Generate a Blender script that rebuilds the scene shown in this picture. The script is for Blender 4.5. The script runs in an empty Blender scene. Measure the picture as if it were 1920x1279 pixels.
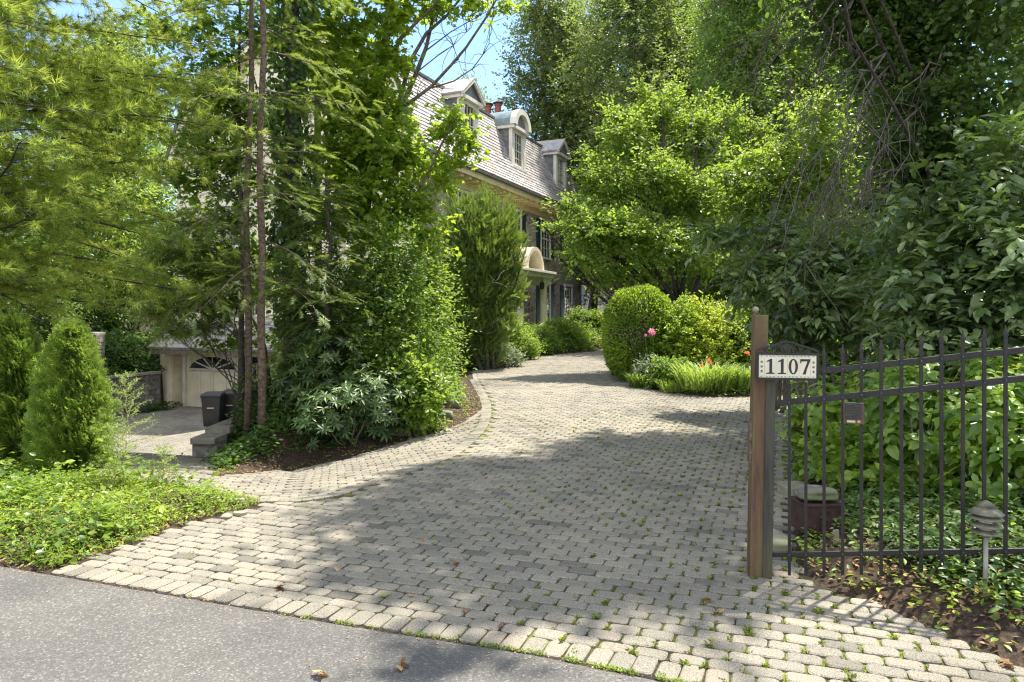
import bpy, math
import numpy as np
from math import radians, sin, cos, pi, atan2, sqrt

rng = np.random.default_rng(11)
SC = bpy.context.scene
COL = SC.collection

# ------------------------------------------------------------------ camera, sky, sun
F_PX, CX, HY, EYE = 1350.0, 960.0, 595.0, 1.6
cam_d = bpy.data.cameras.new('camera')
cam_d.sensor_width = 36.0
cam_d.lens = F_PX / 1920.0 * 36.0
cam_d.shift_y = -(639.5 - HY) / 1920.0
cam_d.clip_start = 0.05
cam_d.clip_end = 3000
cam = bpy.data.objects.new('camera', cam_d)
cam.location = (0, 0, EYE)
cam.rotation_euler = (radians(90), 0, 0)
COL.objects.link(cam)
SC.camera = cam

SUN_EL, SUN_AZ = radians(67), radians(47)          # azimuth from +Y towards +X
world = bpy.data.worlds.new('World')
SC.world = world
world.use_nodes = True
wn, wl = world.node_tree.nodes, world.node_tree.links
wn.clear()
w_out = wn.new('ShaderNodeOutputWorld'); w_bg = wn.new('ShaderNodeBackground')
w_sky = wn.new('ShaderNodeTexSky')
w_sky.sky_type = 'NISHITA'; w_sky.sun_disc = False
w_sky.sun_elevation = SUN_EL; w_sky.sun_rotation = SUN_AZ
w_sky.air_density = 0.9; w_sky.dust_density = 0.15; w_sky.ozone_density = 2.6
w_tc = wn.new('ShaderNodeTexCoord'); w_map = wn.new('ShaderNodeMapping')
w_map.inputs['Scale'].default_value = (1.0, 1.0, 2.6); w_map.inputs['Location'].default_value = (0.2, 0.0, 0.13)
w_no = wn.new('ShaderNodeTexNoise'); w_no.inputs['Scale'].default_value = 2.3; w_no.inputs['Detail'].default_value = 7
w_no.inputs['Roughness'].default_value = 0.52
w_cr = wn.new('ShaderNodeValToRGB'); w_cr.color_ramp.elements[0].position = 0.50; w_cr.color_ramp.elements[1].position = 0.72
w_mix = wn.new('ShaderNodeMixRGB'); w_mix.inputs['Color2'].default_value = (4.6, 4.9, 5.4, 1)
wl.new(w_tc.outputs['Generated'], w_map.inputs['Vector']); wl.new(w_map.outputs['Vector'], w_no.inputs['Vector'])
w_sp = wn.new('ShaderNodeSeparateXYZ'); wl.new(w_tc.outputs['Generated'], w_sp.inputs['Vector'])
w_ma = wn.new('ShaderNodeMath'); w_ma.operation = 'MULTIPLY_ADD'; w_ma.inputs[1].default_value = -0.26     # extra unseen cloud added behind the viewpoint, white fill on shaded foliage
wl.new(w_sp.outputs['Y'], w_ma.inputs[0]); wl.new(w_no.outputs['Fac'], w_ma.inputs[2]); w_a2 = wn.new('ShaderNodeMath'); w_a2.inputs[1].default_value = 0.13
wl.new(w_ma.outputs[0], w_a2.inputs[0]); wl.new(w_a2.outputs[0], w_cr.inputs['Fac']); wl.new(w_cr.outputs['Color'], w_mix.inputs['Fac'])
wl.new(w_sky.outputs['Color'], w_mix.inputs['Color1']); wl.new(w_mix.outputs['Color'], w_bg.inputs['Color'])
w_bg.inputs['Strength'].default_value = 0.15
wl.new(w_bg.outputs['Background'], w_out.inputs['Surface'])

sun_d = bpy.data.lights.new('sun', 'SUN')
sun_d.energy = 4.8; sun_d.angle = radians(0.9); sun_d.color = (1.0, 0.94, 0.82)
sun = bpy.data.objects.new('sun', sun_d)
sun.rotation_euler = (radians(90) - SUN_EL, 0, pi - SUN_AZ)
sun.location = (10, 10, 30)
COL.objects.link(sun)
SC.view_settings.view_transform = 'Standard'
SC.view_settings.look = 'None'
SC.view_settings.exposure = 1.3
SC.view_settings.gamma = 1.0
SC.cycles.max_bounces = 10
SC.cycles.transparent_max_bounces = 8
SC.cycles.use_denoising = True
SC.cycles.denoising_prefilter = 'NONE'
SC.cycles.denoising_input_passes = 'RGB_ALBEDO_NORMAL'
SC.cycles.filter_width = 1.2
SC.cycles.sample_clamp_indirect = 1.5
world.cycles.sampling_method = 'NONE'

# ------------------------------------------------------------------ mesh helpers
def norm(a):
    return a / np.maximum(np.linalg.norm(a, axis=-1, keepdims=True), 1e-9)

def link(o, parent=None):
    COL.objects.link(o)
    if parent is not None: o.parent = parent
    return o

def mesh(name, V, FS, mat, parent=None, rnd=None, smooth=False, extra=None):
    me = bpy.data.meshes.new(name)
    V = np.asarray(V, np.float32)
    FS = [np.asarray(f, np.int32) for f in FS if len(f)]
    idx = np.concatenate([f.ravel() for f in FS])
    tot = np.concatenate([np.full(len(f), f.shape[1], np.int32) for f in FS])
    st = np.concatenate([[0], np.cumsum(tot)[:-1]]).astype(np.int32)
    me.vertices.add(len(V)); me.vertices.foreach_set('co', V.ravel())
    me.loops.add(len(idx)); me.loops.foreach_set('vertex_index', idx)
    me.polygons.add(len(tot)); me.polygons.foreach_set('loop_start', st)
    me.update(calc_edges=True)
    if rnd is not None:
        a = me.attributes.new('rnd', 'FLOAT', 'POINT'); a.data.foreach_set('value', np.asarray(rnd, np.float32))
    if extra:
        for k, v in extra.items():
            a = me.attributes.new(k, 'FLOAT', 'POINT'); a.data.foreach_set('value', np.asarray(v, np.float32))
    me.polygons.foreach_set('use_smooth', np.full(len(tot), smooth))
    me.materials.append(mat)
    return link(bpy.data.objects.new(name, me), parent)

def tag(o, label=None, cat=None, group=None, kind=None):
    if label: o['label'] = label
    if cat: o['category'] = cat
    if group: o['group'] = group
    if kind: o['kind'] = kind
    return o

def thing(name, label, cat, loc=(0, 0, 0), rz=0, group=None):
    o = bpy.data.objects.new(name, None); o.empty_display_size = 0.2
    o.location = loc; o.rotation_euler = (0, 0, rz)
    link(o); return tag(o, label, cat, group)

class MB:
    def __init__(s): s.v = []; s.f = {}; s.n = 0; s.r = []
    def add(s, V, FS, r=0.5):
        V = np.asarray(V, float).reshape(-1, 3)
        for f in FS:
            f = np.asarray(f, int)
            if len(f): s.f.setdefault(f.shape[1], []).append(f + s.n)
        s.v.append(V); s.n += len(V)
        s.r.append(np.broadcast_to(np.asarray(r, float), (len(V),)))
        return s
    def box(s, x0, x1, y0, y1, z0, z1, r=0.5):
        V = [(x0, y0, z0), (x1, y0, z0), (x1, y1, z0), (x0, y1, z0), (x0, y0, z1), (x1, y0, z1), (x1, y1, z1), (x0, y1, z1)]
        return s.add(V, [[(0, 3, 2, 1), (4, 5, 6, 7), (0, 1, 5, 4), (1, 2, 6, 5), (2, 3, 7, 6), (3, 0, 4, 7)]], r)
    def hexa(s, V, r=0.5):
        return s.add(V, [[(0, 3, 2, 1), (4, 5, 6, 7), (0, 1, 5, 4), (1, 2, 6, 5), (2, 3, 7, 6), (3, 0, 4, 7)]], r)
    def bar(s, a, b, w, h, r=0.5):
        a = np.array(a, float); b = np.array(b, float); d = norm(b - a)
        up = np.array([0, 0, 1.0]) if abs(d[2]) < 0.95 else np.array([1.0, 0, 0])
        sd = norm(np.cross(d, up)); u = np.cross(sd, d)
        q = [a - sd * w / 2 - u * h / 2, a + sd * w / 2 - u * h / 2, a + sd * w / 2 + u * h / 2, a - sd * w / 2 + u * h / 2]
        return s.add(q + [p + (b - a) for p in q], [[(0, 3, 2, 1), (4, 5, 6, 7), (0, 1, 5, 4), (1, 2, 6, 5), (2, 3, 7, 6), (3, 0, 4, 7)]], r)
    def prism(s, pts, vec, r=0.5):
        pts = np.array(pts, float); n = len(pts); vec = np.array(vec, float)
        V = np.concatenate([pts, pts + vec])
        sides = [(i, (i + 1) % n, (i + 1) % n + n, i + n) for i in range(n)]
        caps = [tuple(range(n - 1, -1, -1)), tuple(range(n, 2 * n))]
        if n == 4: return s.add(V, [sides + caps], r)
        return s.add(V, [sides, caps], r)
    def tube(s, P, R, k=6, r=0.5):
        P = np.asarray(P, float); n = len(P)
        R = np.broadcast_to(np.asarray(R, float), (n,))
        T = np.gradient(P, axis=0); T = norm(T)
        ref = np.array([0.13, 0.97, 0.21]) if abs(T[:, 2]).mean() > 0.7 else np.array([0.05, 0.1, 1.0])
        A = norm(np.cross(T, ref)); B = np.cross(T, A)
        an = np.arange(k) * 2 * pi / k
        V = P[:, None] + R[:, None, None] * (np.cos(an)[None, :, None] * A[:, None] + np.sin(an)[None, :, None] * B[:, None])
        i = np.arange(n - 1)[:, None] * k; j = np.arange(k)[None]; j2 = (j + 1) % k
        q = np.stack([i + j, i + j2, i + k + j2, i + k + j], -1).reshape(-1, 4)
        return s.add(V.reshape(-1, 3), [q, [tuple(range(k - 1, -1, -1))], [tuple(range((n - 1) * k, n * k))]] if k != 4 else
                     [np.concatenate([q, [[3, 2, 1, 0], [(n - 1) * 4, (n - 1) * 4 + 1, (n - 1) * 4 + 2, (n - 1) * 4 + 3]]])], r)
    def lathe(s, c, prof, k=20, r=0.5):
        c = np.array(c, float); an = np.arange(k) * 2 * pi / k
        V = np.array([[(c[0] + q * cos(a), c[1] + q * sin(a), c[2] + z) for a in an] for q, z in prof]).reshape(-1, 3)
        n = len(prof); i = np.arange(n - 1)[:, None] * k; j = np.arange(k)[None]; j2 = (j + 1) % k
        q = np.stack([i + j, i + j2, i + k + j2, i + k + j], -1).reshape(-1, 4)
        return s.add(V, [q, [tuple(range(k - 1, -1, -1))], [tuple(range((n - 1) * k, n * k))]], r)
    def build(s, name, mat, parent=None, smooth=False, bevel=0):
        o = mesh(name, np.concatenate(s.v), [np.concatenate(f) for f in s.f.values()], mat, parent, np.concatenate(s.r), smooth)
        if bevel:
            m = o.modifiers.new('bevel', 'BEVEL'); m.width = bevel; m.segments = 2; m.limit_method = 'ANGLE'
        return o

# ------------------------------------------------------------------ materials
def new_mat(name):
    m = bpy.data.materials.new(name); m.use_nodes = True
    nt = m.node_tree; nt.nodes.clear()
    return m, nt, nt.nodes, nt.links

def ramp(N, cols):
    cr = N.new('ShaderNodeValToRGB'); el = cr.color_ramp.elements
    while len(el) < len(cols): el.new(0.5)
    for e, (p, c) in zip(el, cols): e.position = p; e.color = (*c, 1)
    return cr

def solid(name, c1, c2=None, rough=0.6, scale=8, metal=0, bump=0.0, bscale=None, spec=0.5, attr=False, detail=5, lo=0.35, hi=0.65, obj=True, c3=None):
    """noise-mottled surface; colour between c1 and c2, optional third colour from a wider noise"""
    m, nt, N, L = new_mat(name)
    out = N.new('ShaderNodeOutputMaterial'); p = N.new('ShaderNodeBsdfPrincipled'); L.new(p.outputs[0], out.inputs[0])
    p.inputs['Roughness'].default_value = rough; p.inputs['Metallic'].default_value = metal
    p.inputs['Specular IOR Level'].default_value = spec
    tc = N.new('ShaderNodeTexCoord'); no = N.new('ShaderNodeTexNoise')
    no.inputs['Scale'].default_value = scale; no.inputs['Detail'].default_value = detail
    L.new(tc.outputs['Object' if obj else 'Generated'], no.inputs['Vector'])
    cr = ramp(N, [(lo, c1), (hi, c2 or c1)]); L.new(no.outputs['Fac'], cr.inputs['Fac'])
    col = cr.outputs['Color']
    if c3:
        n3 = N.new('ShaderNodeTexNoise'); n3.inputs['Scale'].default_value = scale * 0.23; n3.inputs['Detail'].default_value = 6
        L.new(tc.outputs['Object'], n3.inputs['Vector'])
        r3 = ramp(N, [(0.48, (0, 0, 0)), (0.62, (1, 1, 1))]); L.new(n3.outputs['Fac'], r3.inputs['Fac'])
        mx = N.new('ShaderNodeMixRGB'); L.new(r3.outputs['Color'], mx.inputs['Fac']); L.new(col, mx.inputs['Color1'])
        mx.inputs['Color2'].default_value = (*c3, 1); col = mx.outputs['Color']
    if attr:
        at = N.new('ShaderNodeAttribute'); at.attribute_name = 'rnd'
        mp = N.new('ShaderNodeMapRange'); mp.inputs['To Min'].default_value = 1 - attr; mp.inputs['To Max'].default_value = 1 + attr
        L.new(at.outputs['Fac'], mp.inputs['Value'])
        mu = N.new('ShaderNodeVectorMath'); mu.operation = 'SCALE'; L.new(col, mu.inputs[0]); L.new(mp.outputs['Result'], mu.inputs['Scale'])
        col = mu.outputs['Vector']
    L.new(col, p.inputs['Base Color'])
    if bump:
        b = N.new('ShaderNodeBump'); b.inputs['Strength'].default_value = bump; b.inputs['Distance'].default_value = 0.02
        n2 = N.new('ShaderNodeTexNoise'); n2.inputs['Scale'].default_value = bscale or scale * 3; n2.inputs['Detail'].default_value = 6
        L.new(tc.outputs['Object'], n2.inputs['Vector']); L.new(n2.outputs['Fac'], b.inputs['Height']); L.new(b.outputs['Normal'], p.inputs['Normal'])
    return m

def leafmat(name, dark, mid, light, tcol, trans=0.42, rough=0.42, spec=0.5, nscale=0.9):
    wm = lambda q: (min(.9, q[0] * 1.17), min(.9, q[1] * 1.2), q[2] * .95)
    dark, mid, light, tcol = wm(dark), wm(mid), wm(light), wm(tcol)
    m, nt, N, L = new_mat(name)
    out = N.new('ShaderNodeOutputMaterial'); p = N.new('ShaderNodeBsdfPrincipled'); t = N.new('ShaderNodeBsdfTranslucent')
    mx = N.new('ShaderNodeMixShader'); mx.inputs['Fac'].default_value = trans
    at = N.new('ShaderNodeAttribute'); at.attribute_name = 'rnd'
    ge = N.new('ShaderNodeNewGeometry'); no = N.new('ShaderNodeTexNoise'); no.inputs['Scale'].default_value = nscale
    no.inputs['Detail'].default_value = 2
    L.new(ge.outputs['Position'], no.inputs['Vector'])
    ad = N.new('ShaderNodeMath'); ad.operation = 'MULTIPLY_ADD'; ad.inputs[1].default_value = 1.3; ad.inputs[2].default_value = -0.65
    L.new(no.outputs['Fac'], ad.inputs[0])
    a2 = N.new('ShaderNodeMath'); a2.operation = 'ADD'; L.new(ad.outputs[0], a2.inputs[0]); L.new(at.outputs['Fac'], a2.inputs[1])
    cr = ramp(N, [(0.08, dark), (0.5, mid), (0.92, light)]); L.new(a2.outputs[0], cr.inputs['Fac'])
    L.new(cr.outputs['Color'], p.inputs['Base Color'])
    vt = N.new('ShaderNodeMixRGB'); vt.blend_type = 'MIX'; vt.inputs['Fac'].default_value = 0.72
    L.new(cr.outputs['Color'], vt.inputs['Color1']); vt.inputs['Color2'].default_value = (*tcol, 1)
    L.new(vt.outputs['Color'], t.inputs['Color'])
    p.inputs['Roughness'].default_value = rough; p.inputs['Specular IOR Level'].default_value = spec
    L.new(p.outputs[0], mx.inputs[1]); L.new(t.outputs[0], mx.inputs[2]); L.new(mx.outputs[0], out.inputs[0])
    return m

M = {}
M['pine'] = leafmat('pine_needles', (.07, .13, .028), (.17, .25, .05), (.33, .39, .09), (.60, .66, .13), .5, .45)
M['hemlock'] = leafmat('hemlock_needles', (.04, .07, .02), (.10, .15, .035), (.20, .26, .07), (.36, .44, .08), .4, .5)
M['thuja'] = leafmat('arborvitae_leaves', (.03, .06, .014), (.115, .19, .035), (.27, .36, .07), (.36, .48, .08), .32, .5, .4, nscale=5)
M['maple'] = leafmat('maple_leaves', (.05, .10, .015), (.10, .17, .02), (.20, .28, .03), (.50, .62, .06), .5, .45)
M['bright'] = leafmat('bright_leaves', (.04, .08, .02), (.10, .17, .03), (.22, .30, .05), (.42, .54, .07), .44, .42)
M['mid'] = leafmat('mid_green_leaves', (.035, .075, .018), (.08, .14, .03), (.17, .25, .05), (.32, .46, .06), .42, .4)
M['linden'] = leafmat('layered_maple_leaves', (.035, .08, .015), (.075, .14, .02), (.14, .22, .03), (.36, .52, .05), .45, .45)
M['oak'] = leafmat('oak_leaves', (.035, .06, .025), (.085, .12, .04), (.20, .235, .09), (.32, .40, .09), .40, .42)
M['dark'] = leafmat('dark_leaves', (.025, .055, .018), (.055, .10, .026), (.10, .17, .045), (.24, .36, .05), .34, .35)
M['leathery'] = leafmat('leathery_leaves', (.022, .045, .02), (.07, .11, .048), (.22, .28, .15), (.28, .42, .06), .32, .33, .6, nscale=2.4)
M['hydrangea'] = leafmat('hydrangea_leaves', (.035, .075, .018), (.11, .19, .03), (.25, .33, .07), (.50, .66, .06), .45, .34, .6, nscale=2.4)
M['rhodo'] = leafmat('rhododendron_leaves', (.022, .05, .022), (.05, .09, .032), (.10, .15, .055), (.18, .28, .05), .24, .42, .4)
M['yew'] = leafmat('yew_needles', (.035, .06, .018), (.085, .135, .03), (.17, .24, .055), (.32, .42, .06), .36, .45)
M['gold'] = leafmat('golden_leaves', (.06, .10, .02), (.16, .22, .025), (.36, .41, .05), (.54, .60, .07), .42, .42)
M['box'] = leafmat('clipped_leaves', (.045, .10, .014), (.10, .18, .022), (.25, .33, .035), (.42, .54, .05), .4, .36)
M['moss'] = leafmat('joint_moss', (.045, .07, .012), (.10, .135, .02), (.20, .24, .03), (.30, .36, .04), .25, .6, .2, nscale=2)
M['grey'] = leafmat('grey_green_leaves', (.10, .13, .09), (.17, .20, .14), (.30, .33, .25), (.3, .38, .2), .25, .5)
M['lily'] = leafmat('strap_leaves', (.07, .12, .03), (.15, .22, .05), (.30, .38, .11), (.45, .58, .1), .38, .45)
M['weed'] = leafmat('weed_leaves', (.055, .10, .018), (.14, .21, .03), (.28, .36, .05), (.46, .58, .06), .4, .45, nscale=2.6)
M['ivy'] = leafmat('ivy_leaves', (.022, .055, .018), (.055, .105, .03), (.12, .19, .055), (.22, .34, .05), .3, .42, .4)
M['drygrass'] = leafmat('dry_stalks', (.20, .17, .08), (.30, .26, .12), (.42, .40, .2), (.5, .5, .25), .3, .6)
M['feather'] = leafmat('feathery_leaves', (.12, .18, .05), (.20, .28, .09), (.33, .40, .16), (.5, .6, .2), .4, .5)
M['pink'] = leafmat('pink_petals', (.55, .12, .35), (.65, .2, .45), (.75, .35, .55), (.8, .3, .5), .35, .5)
M['orange'] = leafmat('orange_petals', (.75, .14, .05), (.8, .22, .09), (.85, .35, .15), (.9, .35, .15), .35, .5)
M['yellowleaf'] = leafmat('yellow_dead_leaf', (.55, .38, .03), (.65, .5, .05), (.75, .6, .1), (.8, .6, .1), .3, .5)
M['litter'] = leafmat('leaf_litter', (.09, .035, .02), (.22, .11, .06), (.42, .27, .15), (.4, .25, .1), .15, .6, nscale=4)
M['whiteleaf'] = leafmat('pale_bracts', (.5, .55, .35), (.6, .64, .42), (.7, .72, .52), (.7, .75, .4), .35, .5)

M['bark'] = solid('grey_bark', (.085, .068, .052), (.20, .17, .13), .9, 26, bump=.7, bscale=40)
M['barkred'] = solid('reddish_bark', (.07, .05, .035), (.19, .135, .09), .9, 22, bump=.8, bscale=36)
M['barkdark'] = solid('dark_bark', (.035, .028, .022), (.09, .075, .06), .9, 22, bump=.6)
M['twig'] = solid('dry_twigs', (.16, .13, .10), (.33, .29, .23), .85, 30, bump=.3)
M['deadtwig'] = solid('dead_branch_bark', (.07, .055, .045), (.17, .145, .12), .9, 30)
M['slate'] = solid('slate', (.25, .235, .235), (.40, .375, .365), .55, 5, bump=.25, bscale=30, attr=.22, c3=(.36, .31, .28))
M['slatedark'] = solid('dark_slate', (.13, .135, .14), (.22, .22, .215), .6, 5, bump=.25, attr=.25)
M['cream'] = solid('cream_paint', (.68, .60, .43), (.78, .71, .54), .55, 3, bump=.08)
M['white'] = solid('white_trim', (.62, .58, .49), (.74, .70, .60), .5, 4, bump=.05)
M['soffit'] = solid('yellow_cream_soffit', (.66, .54, .30), (.76, .66, .40), .6, 3)
M['stucco'] = solid('stained_stucco', (.58, .50, .33), (.74, .67, .49), .9, 2.2, bump=.5, bscale=24, c3=(.36, .31, .17))
M['copper'] = solid('green_copper', (.13, .18, .19), (.20, .26, .27), .45, 4, bump=.1)
M['shutter'] = solid('dark_green_paint', (.012, .045, .045), (.02, .065, .06), .4, 5)
M['terracotta'] = solid('terracotta', (.17, .05, .032), (.27, .085, .055), .8, 6, bump=.2)
M['blackmetal'] = solid('black_iron', (.006, .006, .006), (.016, .014, .013), .5, 14, bump=.15, bscale=60)
M['lead'] = solid('gutter_metal', (.05, .05, .05), (.11, .11, .105), .5, 8)
M['plastic'] = solid('black_plastic', (.006, .007, .009), (.014, .016, .019), .38, 5, bump=.1)
M['binmark'] = solid('pale_bin_mark', (.5, .5, .5), (.6, .6, .6), .5)
M['rock'] = solid('garden_rock', (.10, .092, .075), (.26, .24, .19), .9, 7, bump=.8, bscale=14, c3=(.12, .135, .06))
M['slab'] = solid('stone_slab', (.22, .20, .15), (.34, .31, .24), .9, 5, bump=.4, bscale=30, c3=(.19, .20, .11))
M['redblock'] = solid('red_brown_block', (.035, .016, .015), (.07, .032, .028), .8, 9, bump=.4)
M['tile'] = solid('glazed_tile', (.58, .54, .42), (.66, .62, .49), .22, 5)
M['tileline'] = solid('tile_joint', (.42, .36, .24), (.5, .44, .3), .8)
M['digit'] = solid('black_glaze', (.012, .012, .012), (.02, .02, .02), .3)
M['tilegreen'] = solid('green_glaze', (.06, .11, .08), (.12, .17, .12), .35, 40)
M['lampcap'] = solid('weathered_lamp_paint', (.085, .088, .055), (.19, .18, .125), .55, 16, bump=.2, c3=(.055, .06, .035))
M['lampglass'] = solid('lamp_lens', (.35, .36, .33), (.5, .5, .46), .25, 12)
M['stake'] = solid('grey_pole_paint', (.20, .19, .175), (.30, .29, .26), .5, 12)
M['bronze'] = solid('bronze_plate', (.09, .06, .04), (.18, .12, .08), .4, 12, metal=.6)
M['speaker'] = solid('speaker_grille', (.03, .03, .03), (.06, .055, .05), .6, 60)
M['brass'] = solid('brass_button', (.45, .33, .17), (.55, .42, .22), .35, 9, metal=.7)
M['red'] = solid('red_fabric', (.5, .05, .06), (.65, .1, .1), .7)
M['palewall'] = solid('pale_siding', (.62, .58, .55), (.72, .68, .65), .8, 3)

def glassmat():
    m, nt, N, L = new_mat('window_glass')
    out = N.new('ShaderNodeOutputMaterial'); p = N.new('ShaderNodeBsdfPrincipled'); L.new(p.outputs[0], out.inputs[0])
    no = N.new('ShaderNodeTexNoise'); no.inputs['Scale'].default_value = 1.5
    cr = ramp(N, [(.4, (.012, .016, .02)), (.6, (.05, .055, .06))]); L.new(no.outputs['Fac'], cr.inputs['Fac'])
    L.new(cr.outputs['Color'], p.inputs['Base Color'])
    p.inputs['Roughness'].default_value = 0.06; p.inputs['Specular IOR Level'].default_value = 0.9
    return m
M['glass'] = glassmat()

def stonemat():
    m, nt, N, L = new_mat('fieldstone_masonry')
    out = N.new('ShaderNodeOutputMaterial'); p = N.new('ShaderNodeBsdfPrincipled'); L.new(p.outputs[0], out.inputs[0])
    p.inputs['Roughness'].default_value = .9
    tc = N.new('ShaderNodeTexCoord'); mp = N.new('ShaderNodeMapping'); mp.inputs['Scale'].default_value = (3.4, 3.4, 5.2)
    wn_ = N.new('ShaderNodeTexNoise'); wn_.inputs['Scale'].default_value = 2.0
    L.new(tc.outputs['Object'], wn_.inputs['Vector'])
    vm = N.new('ShaderNodeVectorMath'); vm.operation = 'MULTIPLY_ADD'; vm.inputs[1].default_value = (.25, .25, .25)
    L.new(wn_.outputs['Color'], vm.inputs[0]); L.new(tc.outputs['Object'], vm.inputs[2]); L.new(vm.outputs[0], mp.inputs['Vector'])
    v = N.new('ShaderNodeTexVoronoi'); v.inputs['Scale'].default_value = 1; L.new(mp.outputs[0], v.inputs['Vector'])
    ve = N.new('ShaderNodeTexVoronoi'); ve.feature = 'DISTANCE_TO_EDGE'; ve.inputs['Scale'].default_value = 1; L.new(mp.outputs[0], ve.inputs['Vector'])
    sp = N.new('ShaderNodeSeparateColor'); L.new(v.outputs['Color'], sp.inputs[0])
    cr = ramp(N, [(.0, (.12, .10, .08)), (.35, (.26, .21, .16)), (.65, (.38, .31, .24)), (1, (.22, .20, .19))]); L.new(sp.outputs[0], cr.inputs['Fac'])
    mo = ramp(N, [(.03, (0, 0, 0)), (.08, (1, 1, 1))]); L.new(ve.outputs['Distance'], mo.inputs['Fac'])
    mx = N.new('ShaderNodeMixRGB'); L.new(mo.outputs['Color'], mx.inputs['Fac']); mx.inputs['Color1'].default_value = (.44, .39, .31, 1)
    L.new(cr.outputs['Color'], mx.inputs['Color2']); L.new(mx.outputs['Color'], p.inputs['Base Color'])
    b = N.new('ShaderNodeBump'); b.inputs['Strength'].default_value = .6; b.inputs['Distance'].default_value = .03
    L.new(mo.outputs['Color'], b.inputs['Height']); L.new(b.outputs['Normal'], p.inputs['Normal'])
    return m
M['stone'] = stonemat()

def blockmat():
    return solid('split_face_block', (.10, .092, .082), (.24, .22, .19), .95, 9, bump=1.0, bscale=16, attr=.3)
M['block'] = blockmat()
M['cap'] = solid('wall_cap', (.20, .18, .15), (.33, .30, .25), .9, 7, bump=.5, attr=.15)

def pavermat():
    m, nt, N, L = new_mat('concrete_paver')
    out = N.new('ShaderNodeOutputMaterial'); p = N.new('ShaderNodeBsdfPrincipled'); L.new(p.outputs[0], out.inputs[0])
    p.inputs['Roughness'].default_value = .88; p.inputs['Specular IOR Level'].default_value = .3
    tc = N.new('ShaderNodeTexCoord'); at = N.new('ShaderNodeAttribute'); at.attribute_name = 'rnd'
    base = ramp(N, [(0, (.125, .118, .105)), (.12, (.180, .169, .147)), (.5, (.208, .194, .166)), (.85, (.236, .217, .182)), (1, (.228, .199, .167))])
    L.new(at.outputs['Fac'], base.inputs['Fac'])
    n1 = N.new('ShaderNodeTexNoise'); n1.inputs['Scale'].default_value = 160; n1.inputs['Detail'].default_value = 3
    L.new(tc.outputs['Object'], n1.inputs['Vector'])
    r1 = ramp(N, [(.32, (.52, .51, .50)), (.5, (1, 1, 1)), (.66, (1.45, 1.42, 1.35))]); L.new(n1.outputs['Fac'], r1.inputs['Fac'])
    n2 = N.new('ShaderNodeTexNoise'); n2.inputs['Scale'].default_value = .55; n2.inputs['Detail'].default_value = 7; n2.inputs['Roughness'].default_value = .62
    L.new(tc.outputs['Object'], n2.inputs['Vector'])
    r2 = ramp(N, [(.30, (.62, .60, .55)), (.44, (.95, .94, .91)), (.66, (1.15, 1.12, 1.05))]); L.new(n2.outputs['Fac'], r2.inputs['Fac'])
    m1 = N.new('ShaderNodeMixRGB'); m1.blend_type = 'MULTIPLY'; m1.inputs['Fac'].default_value = 1
    m2 = N.new('ShaderNodeMixRGB'); m2.blend_type = 'MULTIPLY'; m2.inputs['Fac'].default_value = 1
    L.new(base.outputs['Color'], m1.inputs['Color1']); L.new(r1.outputs['Color'], m1.inputs['Color2'])
    L.new(m1.outputs['Color'], m2.inputs['Color1']); L.new(r2.outputs['Color'], m2.inputs['Color2'])
    L.new(m2.outputs['Color'], p.inputs['Base Color'])
    b = N.new('ShaderNodeBump'); b.inputs['Strength'].default_value = .5; b.inputs['Distance'].default_value = .004
    L.new(n1.outputs['Fac'], b.inputs['Height']); L.new(b.outputs['Normal'], p.inputs['Normal'])
    return m
M['paver'] = pavermat()

def asphaltmat():
    m, nt, N, L = new_mat('asphalt')
    out = N.new('ShaderNodeOutputMaterial'); p = N.new('ShaderNodeBsdfPrincipled'); L.new(p.outputs[0], out.inputs[0])
    p.inputs['Roughness'].default_value = .85
    tc = N.new('ShaderNodeTexCoord')
    v = N.new('ShaderNodeTexVoronoi'); v.inputs['Scale'].default_value = 110; L.new(tc.outputs['Object'], v.inputs['Vector'])
    sp = N.new('ShaderNodeSeparateColor'); L.new(v.outputs['Color'], sp.inputs[0])
    cr = ramp(N, [(0, (.074, .071, .067)), (.5, (.094, .090, .084)), (.85, (.120, .114, .106)), (1, (.20, .19, .17))]); L.new(sp.outputs[0], cr.inputs['Fac'])
    n2 = N.new('ShaderNodeTexNoise'); n2.inputs['Scale'].default_value = 1.3; n2.inputs['Detail'].default_value = 6; L.new(tc.outputs['Object'], n2.inputs['Vector'])
    r2 = ramp(N, [(.35, (.82, .82, .82)), (.65, (1.2, 1.18, 1.15))]); L.new(n2.outputs['Fac'], r2.inputs['Fac'])
    m1 = N.new('ShaderNodeMixRGB'); m1.blend_type = 'MULTIPLY'; m1.inputs['Fac'].default_value = 1
    L.new(cr.outputs['Color'], m1.inputs['Color1']); L.new(r2.outputs['Color'], m1.inputs['Color2']); L.new(m1.outputs['Color'], p.inputs['Base Color'])
    b = N.new('ShaderNodeBump'); b.inputs['Strength'].default_value = .55; b.inputs['Distance'].default_value = .005
    L.new(v.outputs['Distance'], b.inputs['Height']); L.new(b.outputs['Normal'], p.inputs['Normal'])
    return m
M['asphalt'] = asphaltmat()

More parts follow.
